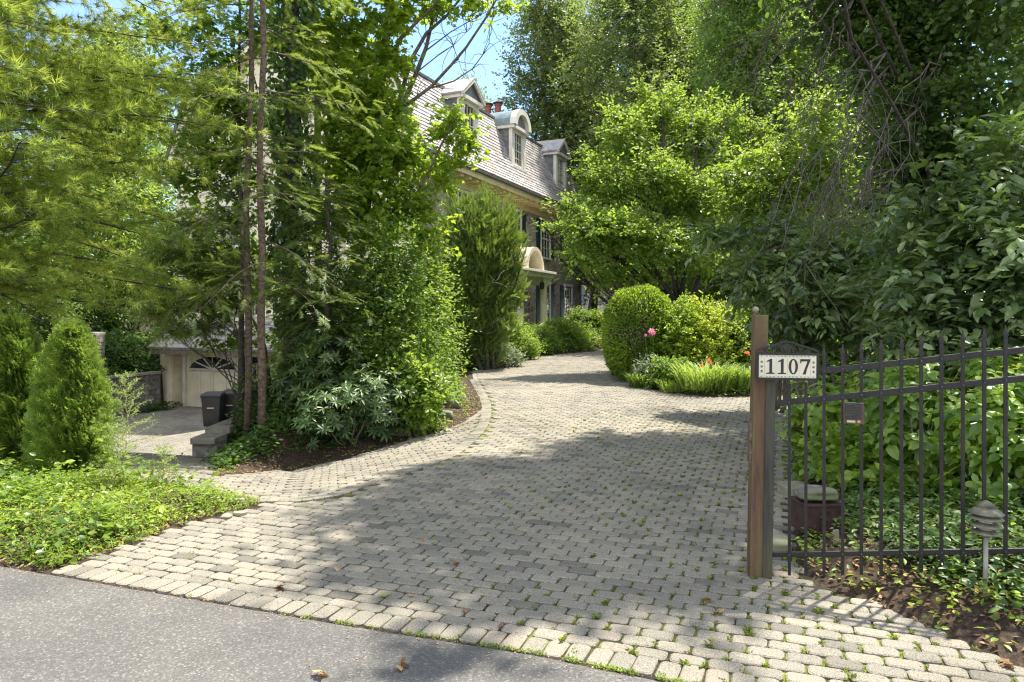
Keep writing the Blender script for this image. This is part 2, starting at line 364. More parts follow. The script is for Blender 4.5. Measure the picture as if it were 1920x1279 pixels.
def groundmat():
    m, nt, N, L = new_mat('soil_and_moss')
    out = N.new('ShaderNodeOutputMaterial'); p = N.new('ShaderNodeBsdfPrincipled'); L.new(p.outputs[0], out.inputs[0])
    p.inputs['Roughness'].default_value = .95; p.inputs['Specular IOR Level'].default_value = .15
    tc = N.new('ShaderNodeTexCoord'); at = N.new('ShaderNodeAttribute'); at.attribute_name = 'drive'
    n1 = N.new('ShaderNodeTexNoise'); n1.inputs['Scale'].default_value = 38; n1.inputs['Detail'].default_value = 8; n1.inputs['Roughness'].default_value = .7
    L.new(tc.outputs['Object'], n1.inputs['Vector'])
    mul = ramp(N, [(.3, (.018, .013, .010)), (.5, (.055, .040, .030)), (.62, (.10, .07, .05)), (.75, (.22, .15, .10))]); L.new(n1.outputs['Fac'], mul.inputs['Fac'])
    n2 = N.new('ShaderNodeTexNoise'); n2.inputs['Scale'].default_value = 2.2; n2.inputs['Detail'].default_value = 6; n2.inputs['Roughness'].default_value = .7
    L.new(tc.outputs['Object'], n2.inputs['Vector'])
    joi = ramp(N, [(.38, (.035, .028, .02)), (.46, (.075, .075, .025)), (.54, (.13, .16, .022)), (.68, (.22, .26, .03))]); L.new(n2.outputs['Fac'], joi.inputs['Fac'])
    mx = N.new('ShaderNodeMixRGB'); L.new(at.outputs['Fac'], mx.inputs['Fac']); L.new(mul.outputs['Color'], mx.inputs['Color1']); L.new(joi.outputs['Color'], mx.inputs['Color2'])
    L.new(mx.outputs['Color'], p.inputs['Base Color'])
    b = N.new('ShaderNodeBump'); b.inputs['Strength'].default_value = .9; b.inputs['Distance'].default_value = .02
    L.new(n1.outputs['Fac'], b.inputs['Height']); L.new(b.outputs['Normal'], p.inputs['Normal'])
    return m
M['ground'] = groundmat()

def postmat(name, a, b_, c):
    m, nt, N, L = new_mat(name)
    out = N.new('ShaderNodeOutputMaterial'); p = N.new('ShaderNodeBsdfPrincipled'); L.new(p.outputs[0], out.inputs[0])
    p.inputs['Roughness'].default_value = .7
    tc = N.new('ShaderNodeTexCoord'); mp = N.new('ShaderNodeMapping'); mp.inputs['Scale'].default_value = (14, 14, 1.6)
    L.new(tc.outputs['Object'], mp.inputs['Vector'])
    n1 = N.new('ShaderNodeTexNoise'); n1.inputs['Scale'].default_value = 1.3; n1.inputs['Detail'].default_value = 8; n1.inputs['Roughness'].default_value = .65
    L.new(mp.outputs[0], n1.inputs['Vector'])
    cr = ramp(N, [(.34, a), (.48, b_), (.62, c)]); L.new(n1.outputs['Fac'], cr.inputs['Fac']); L.new(cr.outputs['Color'], p.inputs['Base Color'])
    b = N.new('ShaderNodeBump'); b.inputs['Strength'].default_value = .5; b.inputs['Distance'].default_value = .004
    n2 = N.new('ShaderNodeTexNoise'); n2.inputs['Scale'].default_value = 60; L.new(tc.outputs['Object'], n2.inputs['Vector'])
    L.new(n2.outputs['Fac'], b.inputs['Height']); L.new(b.outputs['Normal'], p.inputs['Normal'])
    return m
M['post'] = postmat('weathered_gate_post', (.055, .028, .016), (.11, .065, .034), (.12, .10, .036))
M['post2'] = postmat('weathered_hinge_post', (.022, .024, .022), (.045, .045, .036), (.075, .07, .03))

# ------------------------------------------------------------------ terrain
def inside(poly, x, y):
    poly = np.asarray(poly, float); x = np.asarray(x, float); y = np.asarray(y, float)
    c = np.zeros(x.shape, bool); n = len(poly)
    for i in range(n):
        x1, y1 = poly[i]; x2, y2 = poly[(i + 1) % n]
        if y1 == y2: continue
        k = ((y1 > y) != (y2 > y)) & (x < (x2 - x1) * (y - y1) / (y2 - y1) + x1)
        c ^= k
    return c

def dist(line, x, y, closed=False):
    line = np.asarray(line, float); x = np.asarray(x, float); y = np.asarray(y, float)
    d = np.full(x.shape, 1e9); n = len(line)
    for i in range(n if closed else n - 1):
        a = line[i]; b = line[(i + 1) % n]; ab = b - a
        t = np.clip(((x - a[0]) * ab[0] + (y - a[1]) * ab[1]) / (ab @ ab), 0, 1)
        d = np.minimum(d, np.hypot(x - a[0] - t * ab[0], y - a[1] - t * ab[1]))
    return d

def sst(t): t = np.clip(t, 0, 1); return t * t * (3 - 2 * t)

def m_of(y):
    y = np.asarray(y, float)
    return 0.02 * np.logaddexp(0, (y - 7) / .8) * .8

def G0(px, py, it=12, zf=None):
    """image pixel -> point on the plateau"""
    D = 10.0
    for _ in range(40):
        z = float((zf or (lambda X, Y: m_of(Y)))((px - CX) / F_PX * D, D))
        D = .5 * D + .5 * max(1.5, (EYE - z) * F_PX / (py - HY))
    return ((px - CX) / F_PX * D, D)

B_R = [G0(*p) for p in [(886, 698), (905, 726), (920, 750), (924, 767), (919, 798), (898, 822), (866, 850), (840, 862), (769, 887), (713, 903), (638, 931), (563, 941)]]
B_R += [(-2.35, 6.22)]
B_EXT = B_R + [(-3.2, 6.75), (-6, 7.9), (-12, 9.3), (-40, 12)]
LPOLY = B_EXT + [(-40, 60), (-8.2, 60), (-8.2, 26), (-3, 22)]

def Hramp(x, y):
    x = np.asarray(x, float); y = np.asarray(y, float)
    r = np.where(inside(LPOLY, x, y), dist(B_EXT, x, y), 0)
    c = np.clip(r / 9.6, 0, 1); c = c * c * (3 - 2 * c) * .45 + c * .55
    return m_of(y) * (1 - c) - 1.85 * c

def G(px, py): return G0(px, py, zf=Hramp)

EDGE_L = [G0(1128, 655), G0(1112, 659), G0(1050, 664), G0(985, 672), G0(930, 682), G0(893, 692), G0(882, 702), G0(893, 722), G0(903, 741), G0(906, 760), G0(899, 768)]
EDGE_R2 = [G(p, q) for p, q in [(868, 793), (835, 806), (790, 818), (740, 833), (690, 848), (640, 862), (580, 873), (520, 882), (450, 889), (400, 894)]]
PIER = (-4.15, 10.1)
WALL = [PIER, (-4.3, 12.2), (-4.7, 15), (-5.8, 20.5), (-8.6, 25.6)]
HC0 = np.array([-2.9, 23.4]); HU = np.array([.4033, .9151]); HV = np.array([-.9151, .4033])
BED = EDGE_L + EDGE_R2 + WALL + [(-8.6, 60), (12, 60), (6.2, 42), (4.2, 31)]
FRONT = EDGE_L + EDGE_R2 + [PIER]
TERR = [(-13.4, 27.3), (-14.1, 24.5), (-17, 20), (-24, 15), (-60, 15), (-60, 60), (-13.4, 60)]
TLINE = [(-13.4, 27.3), (-14.1, 24.5), (-17, 20), (-24, 15)]
ROAD_E = [(-9.5, 7.0), (-5.0, 5.31), G0(90, 1072), G0(300, 1108), G0(600, 1160), G0(1000, 1221), G0(1280, 1279), (2.6, 2.47), (6, 1.2), (9.5, 0.1)]
WEEDB = [G0(92, 1071), G0(180, 1042), G0(270, 1012), G0(370, 975), G0(450, 957), G0(495, 942), (-2.35, 6.45), (-3.2, 6.85), (-6, 8.2), (-12, 9.6), (-40, 12.5), (-40, 7), (-9.5, 7.0), (-5.0, 5.31)]
R_EDGE = [(9.5, .3), (4.3, 2.15), (3.15, 2.75), G0(1860, 1226), G0(1720, 1168), G0(1640, 1130), G0(1560, 1096), G0(1505, 1078), G0(1490, 1020), G0(1483, 930), G0(1480, 850), G0(1482, 780), G0(1500, 757), (9, 12.6), (16, 12.9)]
R_EDGE2 = [(16, 13.6), (9, 13.9), G0(1500, 740), G0(1410, 743), G0(1340, 744), G0(1290, 741), G0(1230, 731), G0(1190, 716), G0(1160, 700), G0(1148, 685), G0(1143, 668), G0(1142, 655)]
RBED = R_EDGE + [(30, 13), (30, -2)]
FBED = R_EDGE2 + [(7, 40), (30, 60), (30, 13.6)]
COURT = [(-8.3, 26.4), (-10.1, 27.15), (-12.6, 28.3), (-13.1, 27.2), (-13.9, 24.5), (-17, 19.8), (-23, 14.6), (-12, 9.6), (-6, 8.2), (-3.2, 6.85)]
DRIVE = ROAD_E[2:] + R_EDGE[1:] + R_EDGE2 + EDGE_L + EDGE_R2 + WALL + COURT + [(-2.35, 6.45)] + WEEDB[5:0:-1]
ROAD = ROAD_E + [(12, -12), (-14, -12)]

def H(x, y):
    x = np.asarray(x, float); y = np.asarray(y, float)
    z = Hramp(x, y)
    bed = inside(BED, x, y)
    d = dist(FRONT, x, y)
    bed = bed & ~inside([(-8.0, 26.2), (-8.6, 25.4), (-15, 28), (-15, 30), (-8, 30)], x, y)
    hb = m_of(y) + .28 * sst(d / 1.6) + .4 * sst((y - 20) / 14)
    z = np.where(bed, z + (hb - z) * sst(d / .9), z)
    te = inside(TERR, x, y); dt = dist(TLINE, x, y)
    z = np.where(te, -.5 + 1.4 * sst(dt / 3.5), z)
    rb = inside(RBED, x, y); dr = dist(R_EDGE, x, y)
    z = np.where(rb, z + .20 * (1 - np.exp(-dr / .45)) + .07 * np.minimum(dr, 6), z)
    fb = inside(FBED, x, y); df = dist(R_EDGE2, x, y)
    z = np.where(fb, z + .16 * (1 - np.exp(-df / .6)) + .03 * np.minimum(df, 10), z)
    wb = inside(WEEDB, x, y); dw = dist(WEEDB, x, y, True)
    z = np.where(wb, z + .10 * sst(dw / .6), z)
    z = np.where(y > 45, z + (y - 45) * .03, z)
    return z

def Hs(x, y): return float(H(np.array([x]), np.array([y]))[0])
def W(px, py, D): return np.array([(px - CX) / F_PX * D, D, EYE + (HY - py) / F_PX * D])

def axis_coords(fine0, fine1, step, lo, hi):
    a = list(np.arange(fine0, fine1 + 1e-6, step)); s = step
    while a[-1] < hi: s *= 1.18; a.append(a[-1] + s)
    s = step; b = []
    v = a[0]
    while v > lo: s *= 1.18; v -= s; b.append(v)
    return np.array(b[::-1] + a)
gx = axis_coords(-6.5, 5.5, .07, -400, 400); gx = np.unique(np.concatenate([gx[gx < -24], np.arange(-24, -6.55, .16), gx[gx > -6.52]])); gy = axis_coords(2.2, 14, .07, -30, 900)
gy = np.unique(np.concatenate([gy[gy < 14], np.arange(14, 34, .16), gy[gy > 34]]))
XX, YY = np.meshgrid(gx, gy)
xf, yf = XX.ravel(), YY.ravel()
zz = H(xf, yf); drv = inside(DRIVE, xf, yf); rd = inside(ROAD, xf, yf)
dd = dist(DRIVE, xf, yf, True)
bump_ = .02 * np.sin(xf * 3.1 + 1.3 * np.sin(yf * 2.3)) * np.sin(yf * 2.7 + np.sin(xf * 1.9)) + rng.normal(0, .007, xf.shape)
zz = np.where(drv, zz - .014, zz + np.where(dd > .15, bump_, bump_ * dd / .15) - .012)
zz = np.where(rd & (dist(ROAD_E, xf, yf) > .05), zz - .07, zz)
zz = np.where((xf < -60) | (xf > 60) | (yf > 80), np.minimum(zz, 1.6 + (yf - 80).clip(0) * .01), zz)
nx, ny = len(gx), len(gy)
ii = (np.arange(ny - 1)[:, None] * nx + np.arange(nx - 1)[None]).ravel()
ground = mesh('ground', np.stack([xf, yf, zz], 1), [np.stack([ii, ii + 1, ii + nx + 1, ii + nx], 1)], M['ground'], None, None, True, {'drive': (drv & (dd > .09)).astype(float)})
tag(ground, kind='structure')

# asphalt road
e = np.array(ROAD_E); pts = []
for i in range(len(e) - 1):
    n = max(2, int(np.linalg.norm(e[i + 1] - e[i]) / .05))
    for k in range(n): pts.append(e[i] + (e[i + 1] - e[i]) * k / n)
pts = np.array(pts); pts[:, 1] += np.cumsum(rng.normal(0, .0012, len(pts))) * .5 + rng.normal(0, .002, len(pts)) - .012
n = len(pts); rows = [0, .03, .3, 1.2, 3, 16]
V = np.concatenate([np.stack([pts[:, 0] - .31 * r, pts[:, 1] - .95 * r, np.full(n, -.012 if r == 0 else -.002)], 1) for r in rows] +
                   [np.stack([pts[:, 0], pts[:, 1], np.full(n, -.08)], 1)])
q = []
for r in range(len(rows) - 1):
    i = np.arange(n - 1) + r * n; q.append(np.stack([i + n, i + n + 1, i + 1, i], 1))
i = np.arange(n - 1); q.append(np.stack([i, i + 1, i + 1 + len(rows) * n, i + len(rows) * n], 1))
tag(mesh('road', V, [np.concatenate(q)], M['asphalt']), kind='structure')

# pavers, every one a rounded block in one mesh
def paver_tmpl(L, Wd, rc, segs):
    ring = []
    for cx_, cy_, a0 in ((L / 2 - rc, Wd / 2 - rc, 0), (-L / 2 + rc, Wd / 2 - rc, 90), (-L / 2 + rc, -Wd / 2 + rc, 180), (L / 2 - rc, -Wd / 2 + rc, 270)):
        for k in range(segs):
            a = radians(a0 + 90 * k / max(1, segs - 1)); ring.append((cx_ + rc * cos(a), cy_ + rc * sin(a)))
    ring = np.array(ring); k = len(ring)
    ins = ring * np.array([(L - .016) / L, (Wd - .016) / Wd])
    V = np.concatenate([np.c_[ins, np.zeros(k)], np.c_[ring, np.full(k, -.0055)], np.c_[ring * .99, np.full(k, -.03)]])
    j = np.arange(k); j2 = (j + 1) % k
    return V, [j[None], np.concatenate([np.stack([j + k, j2 + k, j2, j], 1), np.stack([j + 2 * k, j2 + 2 * k, j2 + k, j + k], 1)])]

PV, PF, PR = [], {}, []; PN = [0]
def lay(xc, yc, ang, L, Wd, segs=3, rc=.022, lift=0.0):
    T, FS = paver_tmpl(1, 1, .1, segs)  # placeholder dims replaced below
    T, FS = paver_tmpl(L, Wd, rc, segs)
    n = len(xc)
    if n == 0: return
    an = ang + rng.normal(0, .012, n); sc = rng.normal(1, .014, (n, 2)).clip(.95, 1.04)
    X = T[None, :, 0] * sc[:, :1]; Y = T[None, :, 1] * sc[:, 1:]
    wob = rng.normal(0, .0014, X.shape); X = X + wob; Y = Y + rng.normal(0, .0014, X.shape)
    ca, sa = np.cos(an)[:, None], np.sin(an)[:, None]
    xw = xc[:, None] + X * ca - Y * sa; yw = yc[:, None] + X * sa + Y * ca
    zc = Hd(xc, yc); e_ = .12
    gxs = (Hd(xc + e_, yc) - Hd(xc - e_, yc)) / (2 * e_); gys = (Hd(xc, yc + e_) - Hd(xc, yc - e_)) / (2 * e_)
    gxs = gxs + rng.normal(0, .011, n); gys = gys + rng.normal(0, .011, n)
    zw = (zc + lift + rng.normal(0, .0016, n))[:, None] + (xw - xc[:, None]) * gxs[:, None] + (yw - yc[:, None]) * gys[:, None] + T[None, :, 2]
    k = len(T); off = (np.arange(n) * k + PN[0])[:, None, None]
    for f in FS: PF.setdefault(f.shape[1], []).append((f[None] + off).reshape(-1, f.shape[1]))
    PV.append(np.stack([xw, yw, zw], -1).reshape(-1, 3)); PR.append(np.repeat(rng.random(n), k)); PN[0] += n * k
def Hd(x, y): return Hramp(x, y)

PL, PW, JT = .163, .0965, .0085
def row_dev(A):
    l = smooth_line(ROAD_E[2:9]); rel = l - np.array(ROAD_E[2]); a = rel @ np.array([cos(ROWANG), sin(ROWANG)]); d = rel @ np.array([-sin(ROWANG), cos(ROWANG)])
    return np.interp(A, a, d)
def grid_pave(ang, x0, x1, y0, y1, keep, origin=(0, 0), warp=False):
    ca, sa = cos(ang), sin(ang)
    R_ = 46
    a = np.arange(-R_, R_, PL + JT); b = np.arange(-R_, R_, PW + JT)
    A, Bb = np.meshgrid(a, b); A = A + ((np.arange(len(b)) % 2) * (PL + JT) / 2)[:, None] + rng.normal(0, .006, len(b))[:, None]
    A = A.ravel() + rng.normal(0, .0018, A.size); Bb = Bb.ravel() + rng.normal(0, .001, A.size)
    if warp: Bb = Bb + row_dev(A) * np.exp(-np.maximum(Bb, 0) / 3.5)
    x = origin[0] + A * ca - Bb * sa; y = origin[1] + A * sa + Bb * ca
    k = (x > x0) & (x < x1) & (y > y0) & (y < y1); x, y = x[k], y[k]
    k = keep(x, y); x, y = x[k], y[k]
    near = y < 9.5
    lay(x[near], y[near], ang, PL, PW, 3); lay(x[~near], y[~near], ang, PL, PW, 2)

SOLD = .165
ROWANG = atan2(ROAD_E[6][1] - ROAD_E[3][1], ROAD_E[6][0] - ROAD_E[3][0])
nrm = np.array([-sin(ROWANG), cos(ROWANG)])
ra, rb_ = np.array(ROAD_E[2]), np.array(ROAD_E[6])
def smooth_line(line, n=6):
    l = np.asarray(line, float)
    for _ in range(2):
        a = l[:-1] * .75 + l[1:] * .25; b = l[:-1] * .25 + l[1:] * .75
        l = np.concatenate([l[:1], np.stack([a, b], 1).reshape(-1, 2), l[-1:]])
    return l
def keep_main(x, y):
    k = inside(DRIVE, x, y) & (dist(smooth_line(ROAD_E), x, y) > SOLD + .03) & ~(inside(LPOLY, x, y)) & (dist(B_R, x, y) > .012)
    return k & ((dist(DRIVE, x, y, True) > .015) | (dist(ROAD_E, x, y) < .4))
org = ra + nrm * (SOLD + JT * 2 + PW / 2)
grid_pave(ROWANG, -4, 17, 2, 30, keep_main, org, True)
def keep_ramp(x, y):
    return inside(DRIVE, x, y) & inside(LPOLY, x, y) & (dist(B_R, x, y) > SOLD + .0) & (dist(DRIVE, x, y, True) > .0)
grid_pave(radians(14), -24, 0, 6, 28, keep_ramp)
def along(line, step, offset):
    line = np.asarray(line, float); seg = np.linalg.norm(np.diff(line, axis=0), axis=1); cs = np.r_[0, np.cumsum(seg)]
    s = np.arange(step / 2, cs[-1], step); P = np.stack([np.interp(s, cs, line[:, 0]), np.interp(s, cs, line[:, 1])], 1)
    Q = np.stack([np.interp(s + .06, cs, line[:, 0]), np.interp(s + .06, cs, line[:, 1])], 1) - np.stack([np.interp(s - .06, cs, line[:, 0]), np.interp(s - .06, cs, line[:, 1])], 1)
    Q = norm(Q); Nn = np.stack([-Q[:, 1], Q[:, 0]], 1)
    return P + Nn * offset, np.arctan2(Nn[:, 1], Nn[:, 0])
def smooth_line(line, n=6):
    l = np.asarray(line, float)
    for _ in range(2):
        a = l[:-1] * .75 + l[1:] * .25; b = l[:-1] * .25 + l[1:] * .75
        l = np.concatenate([l[:1], np.stack([a, b], 1).reshape(-1, 2), l[-1:]])
    return l
P_, A_ = along(smooth_line(ROAD_E[2:9]), .108, SOLD / 2 + .006)
lay(P_[:, 0], P_[:, 1], A_, SOLD, .0985)
P_, A_ = along(smooth_line(B_R), .104, -(SOLD / 2 + .012))
k = inside(DRIVE, P_[:, 0], P_[:, 1]); lay(P_[k, 0], P_[k, 1], A_[k], SOLD, .095, lift=.007)
# long kerb pavers along the planting bed tip
P_, A_ = along(smooth_line(EDGE_L[5:] + EDGE_R2[:4]), .20, .06)
lay(P_[:, 0], P_[:, 1], A_, .09, .19, lift=.009)
print('pavers', PN[0], 'verts')
tag(mesh('driveway', np.concatenate(PV), [np.concatenate(f) for f in PF.values()], M['paver'], None, np.concatenate(PR)), kind='structure')

# ------------------------------------------------------------------ foliage templates (x along leaf, y across, z up)
def T_leaf4():
    return np.array([(0, 0, 0), (.45, .27, .05), (1, 0, -.06), (.45, -.27, .05)]), [np.array([(0, 2, 1), (0, 3, 2)])]
def T_oval(w=.26, curl=.12, fold=.06):
    V = [(0, 0, 0), (.3, 0, .0), (.68, 0, -curl * .3), (1, 0, -curl), (.28, w * .88, fold), (.66, w * .82, fold - curl * .3), (.28, -w * .88, fold), (.66, -w * .82, fold - curl * .3)]
    return np.array(V), [np.array([(0, 1, 4), (0, 6, 1), (5, 2, 3), (2, 7, 3)]), np.array([(1, 2, 5, 4), (6, 7, 2, 1)])]
def T_maple():
    out = [(0, -.06), (.05, -.42), (.30, -.30), (.48, -.52), (.52, -.24), (.98, 0), (.52, .24), (.48, .52), (.30, .30), (.05, .42), (0, .06)]
    V = [(.28, 0, .03)] + [(a, b, -.05 * (a * a + b * b) * 1.5) for a, b in out]; n = len(out)
    return np.array(V), [np.array([(0, i + 1, i + 2) for i in range(n - 1)])]
def T_pine(nn=21, seed=1):
    g = np.random.default_rng(seed); V, Fc = [], []
    for i in range(nn):
        d = norm(np.array([g.uniform(.15, 1), g.normal(0, .62), g.normal(.05, .55)])); L = g.uniform(.75, 1.05)
        sd = norm(np.cross(d, g.normal(0, 1, 3))) * .026; o = np.array([g.uniform(-.25, .1), 0, 0]); b = len(V)
        V += [o - sd, o + sd, o + d * L + np.array([0, 0, -.07])]; Fc.append((b, b + 1, b + 2))
    return np.array(V), [np.array(Fc)]
def T_spray(nn=9, w=.34, sw=.05, droop=.18, seed=2, lw=.045):
    g = np.random.default_rng(seed); V, Fc = [], []
    V += [(0, -.012, 0), (0, .012, 0), (1, 0, -droop)]; Fc.append((0, 1, 2))
    for i in range(nn):
        x = .08 + .88 * i / (nn - 1); ln = w * (1.05 - abs(x - .4) * .95) * g.uniform(.8, 1.15)
        for s in (-1, 1):
            b = len(V); z = -droop * x * x; dx = ln * .62; dy = ln * .8 * s; up = g.normal(.0, .05)
            V += [(x - lw, 0, z), (x + lw, 0, z), (x + dx, dy, z + up - .04)]; Fc.append((b, b + 1, b + 2))
    return np.array(V), [np.array(Fc)]
def T_blade(bend=.7, w=.03, seg=4):
    V, Fc = [], []
    for i in range(seg + 1):
        t = i / seg; a = t * bend * 1.9
        x = t * (bend * .5 + .3 * bend * t); z = t - bend * .55 * t * t * t; ww = w * (1 - t * .93)
        V += [(x, -ww, z), (x, ww, z)]
    for i in range(seg): Fc.append((2 * i, 2 * i + 1, 2 * i + 3, 2 * i + 2))
    return np.array(V), [np.array(Fc)]
def T_petals(n=6):
    V, Fc = [], []
    for k in range(n):
        a = 2 * pi * k / n; b = len(V)
        V += [(0, 0, 0), (.6 * cos(a - .35), .6 * sin(a - .35), .25), (cos(a), sin(a), .15), (.6 * cos(a + .35), .6 * sin(a + .35), .25)]
        Fc.append((b, b + 1, b + 2, b + 3))
    return np.array(V), [np.array(Fc)]
TP = dict(leaf=T_leaf4(), oval=T_oval(), broad=T_oval(.34, .10, .07), strap=T_oval(.15, .16, .05), maple=T_maple(), pine=T_pine(), pine2=T_pine(18, 5),
          spray=T_spray(), thuja=T_spray(7, .42, .05, .12, 4, .06), yew=T_spray(10, .26, .03, .02, 7, .04), blade=T_blade(), petal=T_petals(),
          willow=T_oval(.11, .2, .03), ivy=T_oval(.40, .06, .04))

class Leaves:
    def __init__(s): s.v = []; s.f = {}; s.r = []; s.n = 0
    def put(s, P, A, U, S, tmpl, rnd=None, width=None):
        T, FS = TP[tmpl]; n = len(P)
        if n == 0: return s
        A = norm(np.asarray(A, float)); U = np.asarray(U, float)
        sd = norm(np.cross(U, A)); Nn = np.cross(A, sd); S = np.broadcast_to(np.asarray(S, float), (n,))
        w = np.ones(n) if width is None else width
        V = P[:, None] + S[:, None, None] * (T[None, :, 0, None] * A[:, None] + (T[None, :, 1, None] * w[:, None, None]) * sd[:, None] + T[None, :, 2, None] * Nn[:, None])
        k = len(T); off = (np.arange(n) * k + s.n)[:, None, None]
        for f in FS: s.f.setdefault(f.shape[1], []).append((f[None] + off).reshape(-1, f.shape[1]))
        s.v.append(V.reshape(-1, 3).astype(np.float32)); s.n += n * k
        s.r.append(np.repeat(rng.random(n) if rnd is None else rnd, k)); return s
    def build(s, name, mat, parent=None):
        return mesh(name, np.concatenate(s.v), [np.concatenate(f) for f in s.f.values()], mat, parent, np.concatenate(s.r))

def sphere_pts(n): return norm(rng.normal(0, 1, (n, 3)))

def clump_tufts(clumps, ntuft, shell=.55):
    """clumps: (cx,cy,cz,rx,ry,rz) -> tuft centres and outward directions"""
    C = np.array(clumps, float); vol = (C[:, 3] * C[:, 4] * C[:, 5]) ** .75; pr = vol / vol.sum()
    i = rng.choice(len(C), ntuft, p=pr); d = sphere_pts(ntuft)
    r = (shell + (1 - shell) * rng.random(ntuft) ** .7) * rng.normal(1, .13, ntuft).clip(.6, 1.4)
    lump = 1 + .2 * np.sin(d[:, 0] * 5 + i) * np.sin(d[:, 1] * 4.3 + i * 2) + .16 * np.sin(d[:, 2] * 7 + i * 1.7)
    return C[i, :3] + d * C[i, 3:] * (r * lump)[:, None], d, i

def foliage(lv, clumps, ntuft, m, tr, size, tmpl, droop=.2, flat=.6, shell=.5, spread=1.0, jit=.25, up=.25, Lk=2.6):
    """leafy shoots: every tuft is a short shoot with leaves alternating along it"""
    c, d, ci = clump_tufts(clumps, ntuft, shell)
    s = norm(d * .7 + rng.normal(0, .42, (ntuft, 3)) + np.array([0, 0, up])); L = tr * Lk * rng.uniform(.6, 1.35, ntuft)
    c = c - s * L[:, None] * .35
    pv = norm(np.cross(s, np.array([.06, .11, 1.0]) + rng.normal(0, .25, (ntuft, 3))))
    t = np.tile((np.arange(m) + .5) / m, ntuft); S_ = np.repeat(s, m, 0); Pv = np.repeat(pv, m, 0); n = len(t); Lr = np.repeat(L, m)
    sg = np.tile(np.where(np.arange(m) % 2, 1.0, -1.0), ntuft)[:, None]
    P = np.repeat(c, m, 0) + S_ * (Lr * t)[:, None] + rng.normal(0, tr * .16, (n, 3)); P[:, 2] -= .35 * Lr * t * t * droop * 2
    A = norm(S_ * (.45 + .5 * t[:, None]) + Pv * sg * (1.15 - .7 * t[:, None]) + rng.normal(0, .22, (n, 3)) + np.array([0, 0, -droop]))
    U = norm(np.array([0, 0, 1.0]) * flat + rng.normal(0, .42, (n, 3)) + np.repeat(d, m, 0) * .3)
    cl = rng.normal(0, .10, len(clumps))[ci]; tb = np.repeat(rng.normal(0, .17, ntuft) + cl, m)
    lv.put(P, A, U, size * rng.uniform(1 - jit, 1 + jit, n) * (1.1 - .35 * t), tmpl, (rng.random(n) * .55 + .22 + tb).clip(0, 1))
    return c

def wander(p, d, L, n=6, wob=.15, grav=0.0):
    P = [np.array(p, float)]; d = norm(np.array(d, float))
    for _ in range(n):
        d = norm(d + rng.normal(0, wob, 3) + np.array([0, 0, grav])); P.append(P[-1] + d * L / n)
    return np.array(P)

def bez(a, b, bow, n=7):
    a, b = np.array(a, float), np.array(b, float); t = np.linspace(0, 1, n)[:, None]
    c = (a + b) / 2 + np.array(bow, float)
    P = (1 - t) ** 2 * a + 2 * t * (1 - t) * c + t * t * b
    P[1:-1] += rng.normal(0, np.linalg.norm(b - a) * .012, (n - 2, 3)); return P

def wood_to(mb, trunk, clumps, r0, k=5, twigs=6):
    """limbs from the trunk polyline to each clump and twigs inside the clump"""
    T = np.array(trunk, float)
    for c in clumps:
        c = np.array(c, float); low = T[T[:, 2] < c[2] - .15 * c[5]]
        if len(low) == 0: low = T[:1]
        j = np.argmin(np.linalg.norm(low[:, :2] - c[:2], axis=1) * .4 + np.abs(low[:, 2] - (c[2] - np.hypot(*(low[:, :2] - c[:2]).T) * .7)))
        a = low[j]; L = np.linalg.norm(c[:3] - a)
        P = bez(a, c[:3], (0, 0, -.12 * L), 7); rr = r0 * min(1, L / 3.5)
        mb.tube(P, np.linspace(rr, rr * .35, 7), k)
        for _ in range(twigs):
            d = sphere_pts(1)[0]; q = P[rng.integers(3, 7)]
            mb.tube(bez(q, c[:3] + d * c[3:] * .85, (0, 0, -.05 * L), 5), np.linspace(rr * .3, rr * .08, 5), 4)

def auto_clumps(base, h, h0, R, n, rz=.7, top=.35):
    """random leaf clumps filling an egg-shaped crown"""
    out = []; b = np.array(base, float)
    for i in range(n):
        t = (i + rng.random()) / n; z = h0 + (h - h0) * t
        env = R * (sin(pi * min(1, .12 + .88 * t) ** .8) * (1 - top) + top * (1 - t)) if t < .98 else R * .2
        a = i * 2.4 + rng.normal(0, .4); rr = env * rng.uniform(.25, .8); s = R * rng.uniform(.26, .42)
        out.append((b[0] + rr * cos(a), b[1] + rr * sin(a), b[2] + z, s, s, s * rz))
    return out

def tree(name, label, cat, base, trunk, clumps, r, leafm, barkm, ntuft, m, tr, size, tmpl, group=None, kseg=8, twigs=5, shell=.45, droop=.2, flat=.6, limb=None, rtop=.3):
    t = thing(name, label, cat, tuple(base), 0, group); b = np.array(base, float)
    T = np.array(trunk, float) - b; C = [(c[0] - b[0], c[1] - b[1], c[2] - b[2], *c[3:]) for c in clumps]
    mb = MB(); nT = len(T); R = np.linspace(r, r * rtop, nT); R[0] *= 1.25
    mb.tube(T, R, kseg); wood_to(mb, T, C, limb or r * .45, 5, twigs)
    mb.build('trunk', barkm, t, True)
    lv = Leaves(); foliage(lv, C, ntuft, m, tr, size, tmpl, droop, flat, shell); lv.build('crown', leafm, t)
    return t

def trunkline(base, top, n=9, wob=.06):
    P = bez(base, top, (rng.normal(0, wob * 2), rng.normal(0, wob * 2), 0), n); P[0] = base; P[-1] = top; P[0, 2] -= .1
    return P

